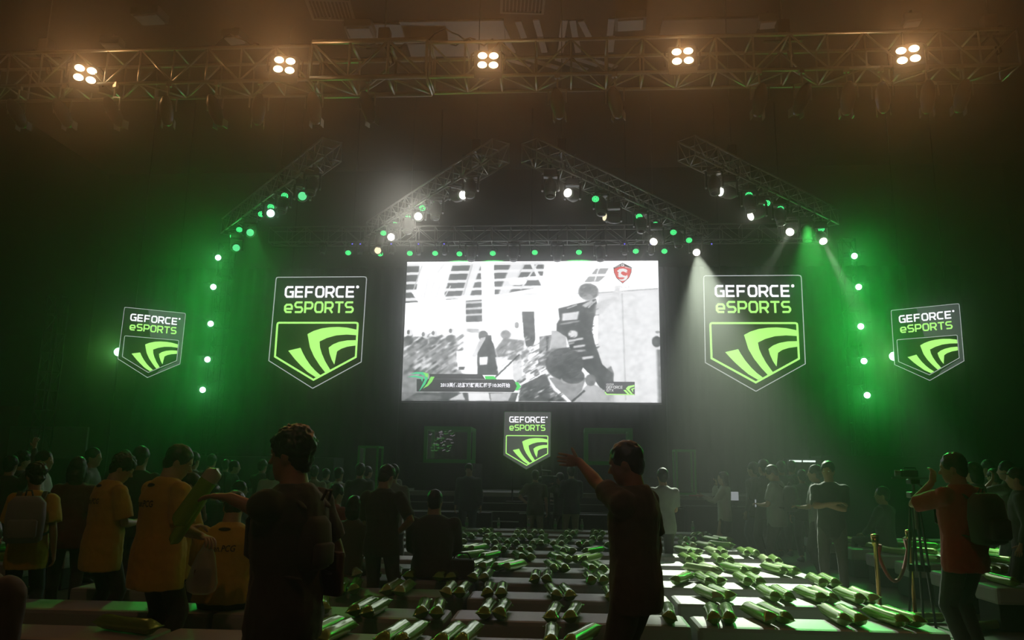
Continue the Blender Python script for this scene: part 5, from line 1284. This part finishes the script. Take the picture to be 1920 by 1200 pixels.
def backpack(label, text, m='c_dark', k=1.0):
    i = INFO[label]; c_, Rm = i['spn'](.28); s = i['s']
    t = empty('backpack', i['loc'], R(i['face']), text, 'backpack')
    c_ = c_*s; b = MB()
    b.loft([(c_+Rm @ Vector((0, -.235*k, z)), Rm @ Vector((a, 0, 0)), Rm @ Vector((0, d, 0))) for z, a, d in ((-.21*k, .12*k, .07*k), (-.19*k, .15*k, .10*k), (0, .16*k, .11*k), (.14*k, .15*k, .095*k), (.2*k, .10*k, .06*k))], 18, p=3)
    b.build('bag_body', M[m], t, smooth=True)
    p = MB(); p.loft([(c_+Rm @ Vector((0, -.335*k, z)), Rm @ Vector((a, 0, 0)), Rm @ Vector((0, d, 0))) for z, a, d in ((-.17*k, .10*k, .03*k), (-.15*k, .12*k, .04*k), (-.02*k, .12*k, .04*k), (.0, .10*k, .02*k))], 14, p=3)
    p.build('front_pocket', M[m], t, smooth=True)
    for e in (-1, 1):
        pts = [c_+Rm @ Vector(v) for v in ((e*.10, -.15, .17), (e*.105, -.07, .235), (e*.11, .04, .225), (e*.125, .155, .10), (e*.15, .13, -.06), (e*.15, -.02, -.14), (e*.12, -.16, -.16))]
        MB().limb(pts, .022, 8, flat=.35).build('strap', M['c_black'], t, smooth=True)
    MB().tube([c_+Rm @ Vector(v) for v in ((-.03, -.2, .2), (-.02, -.22, .25), (.02, -.22, .25), (.03, -.2, .2))], .008, 6).build('grab_handle', M['c_black'], t)
    return t

# foreground
person(1188, 825, 4.95, 62, 'man in dark polo shirt pointing with outstretched left arm towards the stage', 'charcoal', 'dark', .72, near=True, head=(12, 12, 0), arms=(('w', 1084, 864, 5.22, .3, .1, -1, 'edge', -.82, .35, .10), 'down'), curl=(.12, .5), build=1.08, hair='short', lean=.05)
person(556, 802, 3.9, 72, 'man in black T-shirt in the left foreground stretching his arm to the left', 'black', 'dark', .70, near=True, head=(8, 4, 0), arms=(('w', 428, 932, 3.96, .8, .9, -.6, '', -1, .1, .05), 'pocket'), curl=(.25, .5), build=1.16, hair='bushy')
person(318, 830, 6.05, -34, 'tall man in loose yellow T-shirt holding cheering sticks and a plastic bag', 'yellow', 'black', .85, near=True, head=(-30, 16, 0), arms=('front', ('w', 380, 1006, 5.75, -.2, .1, -1, '')), hem=.09, build=1.18, text='Iman.PCG', lean=.12, curl=.9, skin='skinl')
person(212, 848, 7.15, -36, 'man in yellow T-shirt looking down, just left of the tall yellow-shirted man', 'yellow', 'black', .85, near=True, head=(-28, 18, 0), arms=('front', 'front'), hem=.09, build=1.1, text='Iman.PCG', lean=.15, hair='bushy', skin='skinl')
person(345, 883, 7.22, -30, 'shorter person in yellow T-shirt half hidden behind the tall yellow-shirted man', 'yellow', 'black', .85, head=(-25, 20, 0), arms=('front', 'front'), hem=.09, build=1.0, lean=.1)
person(436, 917, 6.64, 4, 'seated person in yellow T-shirt with head bowed on the second bench row', 'yellow', 'black', .85, sit=True, head=(10, 22, 0), arms=('lap', 'lap'), hem=.05, build=1.2, text='Iman.PCG', lean=.16, near=True, seat=.44)
person(72, 868, 7.15, 24, 'boy in orange-yellow shirt with a grey backpack at the far left', 'yellow', 'denim', .8, near=True, head=(30, 12, 0), arms=('front', 'down'), hem=.05, build=.92, hair='bushy')
person(-46, 1000, 3.05, -15, 'child in dark clothes cut off at the lower left edge', 'dark', 'black', .8, H=1.4, head=(0, 10, 0), build=1.5, near=True)
person(1790, 848, 7.35, 28, 'man in red T-shirt with black backpack standing behind the tripod', 'red', 'black', .9, near=True, head=(28, 8, 0), arms=('face', 'down'), build=1.16)
# middle of the benches
person(722, 869, 8.22, -6, 'man in dark T-shirt standing among the benches with arms bent', 'black', 'charcoal', .85, near=True, head=(-18, 24, 0), arms=('front', 'hips'), build=1.08)
person(664, 932, 8.75, -8, 'child in brown top seated left of the standing man in dark T-shirt', 'brown', 'dark', .9, sit=True, hair='bob', arms=('lap', 'lap'), build=.86, lean=.06)
person(815, 919, 8.74, 2, 'broad man in dark jacket seated with his back to us', 'dark', 'black', 2, sit=True, arms=('lap', 'lap'), build=1.28, lean=.1)
person(625, 907, 10.72, -28, 'person in red shirt seated behind the child', 'red', 'dark', .9, sit=True, arms=('lap', 'lap'), build=1.05, lean=.12, head=(-10, 5, 0))
person(450, 902, 11.75, -35, 'person in pale blue shirt seated behind the seated yellow-shirted person', 'blue', 'dark', .9, sit=True, arms=('lap', 'lap'), head=(-25, 0, 0))
person(404, 910, 12.85, 0, 'dark-haired person seated just left of the pale blue shirt', 'dark', 'dark', 2, sit=True, arms=('lap', 'lap'))
# far left of the hall
G1 = 'people standing in the left half of the hall'
def far(px, py, Y, face, label, shirt='black', pants='dark', sleeve=.6, **k):
    k.setdefault('arms', ('down', 'down')); return person(px, py, Y, face, label, shirt, pants, sleeve, **k)
far(22, 853, 9.85, 10, 'person in dark suit raising one arm beside the red banner', 'dark', 'dark', 2, arms=('down', 'raise'), skin='skinl')
far(44, 846, 10.95, -40, 'dark-haired person between the raised arm and the boy with the backpack', 'black', 'dark', 2, hair='bushy', skin='skinl')
far(84, 844, 9.85, -70, 'man in white shirt looking to the right, holding a small camera', 'white', 'dark', .8, arms=('front', 'front'), head=(-10, 0, 0), skin='skinl')
far(148, 856, 8.2, 30, 'person with long hair in a dark red top behind the yellow-shirted men', 'maroon', 'dark', .8, hair='long', female=True)
far(176, 839, 10.95, -75, 'tall man in pale jacket facing right behind the dark red top', 'grey', 'dark', 2, head=(-10, 0, 0), skin='skinl')
far(236, 843, 12.1, 10, 'man with short hair behind the two yellow-shirted men, left one', 'black', 'dark', 2)
far(266, 836, 9.0, 5, 'heavy-set man in black right behind the tall yellow-shirted man', 'black', 'dark', .8, build=1.12)
far(364, 846, 12.1, -10, 'person in grey shirt behind the upright cheering stick', 'grey', 'dark', .8)
far(398, 851, 15.2, 0, 'distant person in dark jacket seen above the raised stick', 'dark', 'dark', 2)
far(424, 861, 17.0, 15, 'distant person with green-lit hair left of the pair of onlookers', 'dark', 'dark', 2)
far(440, 863, 15.3, -50, 'man in dark jacket in profile, right one of the green-lit pair', 'black', 'dark', 2, head=(-20, 0, 0), skin='skinl')
far(493, 861, 15.3, -15, 'person reaching forward beside the woman in pale top', 'dark', 'dark', 2, arms=('reach', 'down'))
far(512, 866, 13.2, 25, 'woman with long dark hair in a pale top behind the black T-shirt man', 'white', 'dark', 2, hair='long', female=True, arms=('front', 'front'))
far(590, 872, 14.3, 10, 'distant balding person just right of the foreground black T-shirt man', 'khaki', 'dark', 2, arms=('front', 'front'))
far(612, 878, 16.5, -20, 'distant person in olive top facing the stage steps', 'olive', 'dark', 2)
far(636, 876, 14.2, -20, 'man in white shirt with hand on hip facing the left cabinet', 'white', 'dark', 2, arms=('down', 'hips'))
far(676, 868, 13.3, 0, 'man in dark suit facing the left cabinet', 'dark', 'dark', 2, build=1.05)
far(690, 874, 16.6, -40, 'distant person peering out right of the dark suit', 'dark', 'dark', 2, skin='skinl')
far(738, 870, 10.95, 0, 'person in grey shirt mostly hidden behind the standing man in dark T-shirt', 'grey', 'dark', .8)
# stage front
far(880, 868, 16.75, 178, 'man in dark jacket and jeans facing us in front of the stage steps', 'navy', 'denim', 2, head=(0, 20, 0), build=1.12)
far(1004, 881, 16.55, 0, 'man in olive shirt and khaki trousers with hands on hips before the small sign', 'olive', 'khaki', .8, arms=('hips', 'down'), build=1.06)
far(1050, 886, 16.95, 50, 'cameraman in black working a video camera before the stage', 'black', 'black', 2, arms=('face', 'front'), head=(10, 0, 0))
far(1071, 873, 16.55, 10, 'man in dark shirt and khaki trousers right of the cameraman', 'navy', 'khaki', 2, arms=('front', 'front'))
far(1242, 877, 11.95, 10, 'man in grey shirt half hidden behind the pointing man', 'grey', 'dark', .8, arms=('front', 'front'), build=1.05)
# right aisle group
far(1356, 884, 15.2, 70, 'woman in white blouse and black skirt holding a tablet and a phone', 'white', 'black', 2, hair='long', female=True, skirt=True, arms=('reach', 'face'), head=(15, 0, 0), skin='skinl')
far(1412, 866, 15.6, 45, 'leftmost man of the standing group at right, in dark jacket', 'dark', 'denim', 2)
far(1431, 861, 14.6, 25, 'man in dark jacket second from the left in the standing group', 'black', 'dark', 2, arms=('front', 'front'))
far(1452, 870, 13.4, 58, 'man with black backpack looking down at his phone in the standing group', 'grey', 'black', .8, head=(10, 26, 0), arms=('front', 'front'), build=1.12)
far(1464, 864, 16.6, 5, 'man with light-rimmed hair behind the backpack man', 'dark', 'dark', 2)
far(1484, 862, 17.5, -30, 'tall man at the back of the standing group', 'dark', 'dark', 2)
far(1503, 880, 15.6, 0, 'shorter person in dark top with green-rimmed hair in the standing group', 'dark', 'dark', 2)
far(1528, 871, 12.8, 60, 'man in grey shirt facing left beside the man with folded arms', 'grey', 'dark', .85, arms=('front', 'front'))
far(1552, 864, 11.0, 158, 'young man in dark T-shirt with folded arms facing us in the right aisle', 'black', 'charcoal', .85, arms=('crossed', 'crossed'), head=(-10, 6, 0))
far(1654, 912, 13.55, 40, 'person in dark top seated on the right bench block left of the tripod', 'dark', 'dark', 2, sit=True, arms=('lap', 'lap'), head=(30, 0, 0))
far(1797, 882, 12.1, 55, 'person behind the left shoulder of the woman at right', 'dark', 'dark', 2)
far(1824, 866, 11.0, 50, 'woman in dark top with bent arm right of the man in red', 'black', 'dark', .8, female=True, hair='bob', arms=('front', 'front'), skin='skinl')
far(1851, 858, 14.3, 40, 'tall distant person above the right bench block', 'dark', 'dark', 2)
far(1886, 864, 12.1, 45, 'person with raised forearm near the right edge', 'olive', 'dark', .8, arms=('face', 'down'), skin='skinl')
far(1862, 878, 13.2, 20, 'person in grey shirt between two others near the right edge', 'grey', 'dark', .8)
far(1905, 876, 9.85, 60, 'person in pale cap at the far right edge', 'dark', 'dark', 2, hair='cap')
far(735, 873, 17.3, 0, 'distant person in grey jacket by the left stage edge', 'grey', 'dark', 2)

# things they carry
backpack('boy in orange-yellow shirt with a grey backpack at the far left', 'grey backpack on the back of the boy at the far left', 'c_grey', 1.0)
backpack('man in red T-shirt with black backpack standing behind the tripod', 'black backpack worn by the man in the red T-shirt', 'c_black', 1.05)
backpack('man with black backpack looking down at his phone in the standing group', 'black backpack worn by the phone-gazing man of the right group', 'c_black', 1.0)
backpack('man in black T-shirt in the left foreground stretching his arm to the left', 'slim black shoulder bag on the back of the black T-shirt man', 'c_black', .62)
L3 = 'tall man in loose yellow T-shirt holding cheering sticks and a plastic bag'
i3 = INFO[L3]; hw = wpos(L3, i3['wr'][1]+i3['hd'][1]*.075)
t = empty('plastic_bag', hw, 0, 'thin white plastic bag hanging from the hand of the tall yellow-shirted man', 'bag')
bg = MB(); rr = random.Random(4)
prof = [(-.0, .018, .014), (-.05, .035, .022), (-.12, .065, .035), (-.22, .095, .05), (-.31, .115, .06), (-.37, .10, .055), (-.39, .06, .03)]
vs = []; n = 20
for j, (z, a, b) in enumerate(prof):
    for k in range(n):
        an_ = 2*PI*k/n; q = 1+.07*math.sin(5*an_+j)+.05*math.sin(9*an_-j*2); vs.append((a*q*math.cos(an_)+.06*z, b*q*math.sin(an_), z))
bg.add(vs, [(j*n+k, j*n+(k+1) % n, (j+1)*n+(k+1) % n, (j+1)*n+k) for j in range(len(prof)-1) for k in range(n)]+[tuple(range((len(prof)-1)*n, len(prof)*n))])
bg.build('bag_film', M['bag'], t, smooth=True)
MB().box((-.02, 0, -.27), (.12, .06, .12), Matrix.Rotation(.3, 3, 'Z'), ch=.015).build('contents', M['brown'] if 'brown' in M else M['c_brown'], t)
# two cheering sticks under his arm
def long_stick(p0, p1, r, label, m, emblem=False):
    d = (p1-p0); L = d.length
    t = empty('cheering_stick', (p0+p1)/2, 0, label, 'inflatable stick')
    t.rotation_euler = d.to_track_quat('Y', 'Z').to_euler()
    prof = [(-.5, 1.25, .06), (-.485, 1.2, .3), (-.45, 1.05, .8), (-.40, 1, 1), (0, 1, 1), (.40, 1, 1), (.45, 1.05, .8), (.48, 1.25, .3), (.5, 1.35, .06)]
    b = MB(); b.loft([((0, u*L, 0), (r*a, 0, 0), (0, 0, r*h_)) for u, a, h_ in prof], 20); b.build('tube', M[m], t, smooth=True)
    e = MB(); e.loft([((0, u*L, 0), (r*a*1.015, 0, 0), (0, 0, r*h_*1.015)) for u, a, h_ in ((.28, 1, 1), (.40, 1, 1), (.45, 1.05, .8), (.478, 1.25, .3))], 20, cap=False); e.build('pale_end', M['stickw'] if not emblem else M['paleend'], t, smooth=True)
    if emblem:
        for sgn in (-1, 1):
            pts = [(math.cos(k*PI/3+.5)*.028, math.sin(k*PI/3+.5)*.034) for k in range(6)]
            em_ = MB().strip(pts, .008, (0, .385*L, sgn*r*1.03), (1, 0, 0), (0, 1, 0), (0, 0, sgn), 0, .002, closed=True)
            letters(em_, 'GU', (-.018, .385*L-.012, sgn*r*1.03), (1, 0, 0), (0, 1, 0), (0, 0, sgn), .036, .024, 0, .002, th=.25)
            em_.build('hexagon_emblem', M['print'], t)
M['paleend'] = mat('pale_film', (.62, .62, .50), .3)
M['stickg'] = mat('lime_film', (.28, .5, .03), .25, .1, bump=.1, nscale=14)
long_stick(at(330, 985, 5.55), at(408, 878, 5.62), .062, 'long green inflatable stick with hexagon emblem held under the tall man\'s arm', 'stickg', True)
long_stick(at(322, 1020, 5.72), at(384, 925, 5.78), .045, 'second green inflatable stick held behind the one with the emblem', 'stickg')
# phones, tablet and the small camera
def held(name, label, cat, who, q, size, m, off=.07, face_m=None):
    i = INFO[who]; p = wpos(who, i['wr'][q]+i['hd'][q]*off*1.3+Vector((0, .012, 0)))
    t = empty(name, p, R(i['face']), label, cat)
    MB().box((0, 0, 0), size, ch=.004).build('casing', M[m], t)
    if face_m: MB().box((0, -size[1]/2-.001, 0), (size[0]*.86, .002, size[2]*.86)).build('screen', face_m, t)
held('tablet', 'dark red tablet board held out by the woman in white', 'tablet', 'woman in white blouse and black skirt holding a tablet and a phone', 0, (.26, .26, .02), 'rope')
held('mobile_phone', 'phone raised to the face of the woman in white', 'phone', 'woman in white blouse and black skirt holding a tablet and a phone', 1, (.07, .012, .14), 'black')
held('mobile_phone', 'glowing phone in the hands of the man with backpack', 'phone', 'man with black backpack looking down at his phone in the standing group', 0, (.07, .012, .14), 'black', .07, E['laptop'])
held('compact_camera', 'small camera in the hands of the white-shirted man at far left', 'camera', 'man in white shirt looking to the right, holding a small camera', 0, (.12, .05, .08), 'black')
w_ = 'cameraman in black working a video camera before the stage'; i = INFO[w_]; p = wpos(w_, i['hc']+Vector((-.16, .16, -.02)))
t = empty('video_camera', p, R(50), 'dark video camera with top microphone run by the cameraman before the stage', 'camera')
MB().box((0, 0, 0), (.12, .34, .15), ch=.02).build('body', M['black'], t)
MB().limb([(0, .15, 0), (0, .30, 0)], [.05, .06], 14, round_ends=False).build('lens', M['black'], t)
MB().limb([(.0, -.05, .16), (0, .2, .18)], .022, 8).cyl((0, .02, .07), (0, .02, .17), .01).build('microphone', M['black'], t)
MB().cyl((0, 0, -.06), (0, 0, -p.z+.5), .025).build('support_column', M['black'], t)
for k in range(3): MB().cyl((0, 0, -p.z+.8), (.4*math.cos(k*2.1), .4*math.sin(k*2.1), -p.z+.01), .016).build('leg', M['black'], t)
# bag beside the seated man
p = Vector((at(868, 1000, 8.74).x, 8.72, .45))
t = empty('camera_bag', p, .2, 'dark green-rimmed bag on the bench right of the broad seated man', 'bag')
MB().box((0, 0, .11), (.26, .2, .2), ch=.03).build('bag_body', M['c_dark'], t); MB().tube([(-.1, 0, .2), (-.06, 0, .27), (.06, 0, .27), (.1, 0, .2)], .01).build('handle', M['c_black'], t)
pb = at(622, 1075, 4.05)
t = empty('shoulder_bag', pb, R(62), 'flat dark bag with pale edge hanging at the hip of the black T-shirt man', 'bag')
MB().box((0, 0, 0), (.05, .14, .22), ch=.02).build('bag_body', M['c_brown'], t)
MB().tube([(0, .14, .12), (-.05, .12, .3), (-.08, .05, .42)], .012, 6).build('strap', M['c_black'], t)

# apply the organic modifiers in one go
dg = bpy.context.evaluated_depsgraph_get()
new = [(o, bpy.data.meshes.new_from_object(o.evaluated_get(dg), depsgraph=dg)) for o in APPLY]
for o, me in new:
    o.modifiers.clear(); me.name = o.name
    if o.name in FING:
        bm = bmesh.new(); bm.from_mesh(me); bm.from_mesh(FING[o.name]); bm.to_mesh(me); bm.free()
    if not me.materials: me.materials.append(o.data.materials[0])
    me.polygons.foreach_set('material_index', [0]*len(me.polygons)); me.polygons.foreach_set('use_smooth', [True]*len(me.polygons))
    o.data = me
dg = bpy.context.evaluated_depsgraph_get()
new = [(o, bpy.data.meshes.new_from_object(o.evaluated_get(dg), depsgraph=dg)) for o in LATE]
for o, me in new: o.modifiers.clear(); o.data = me
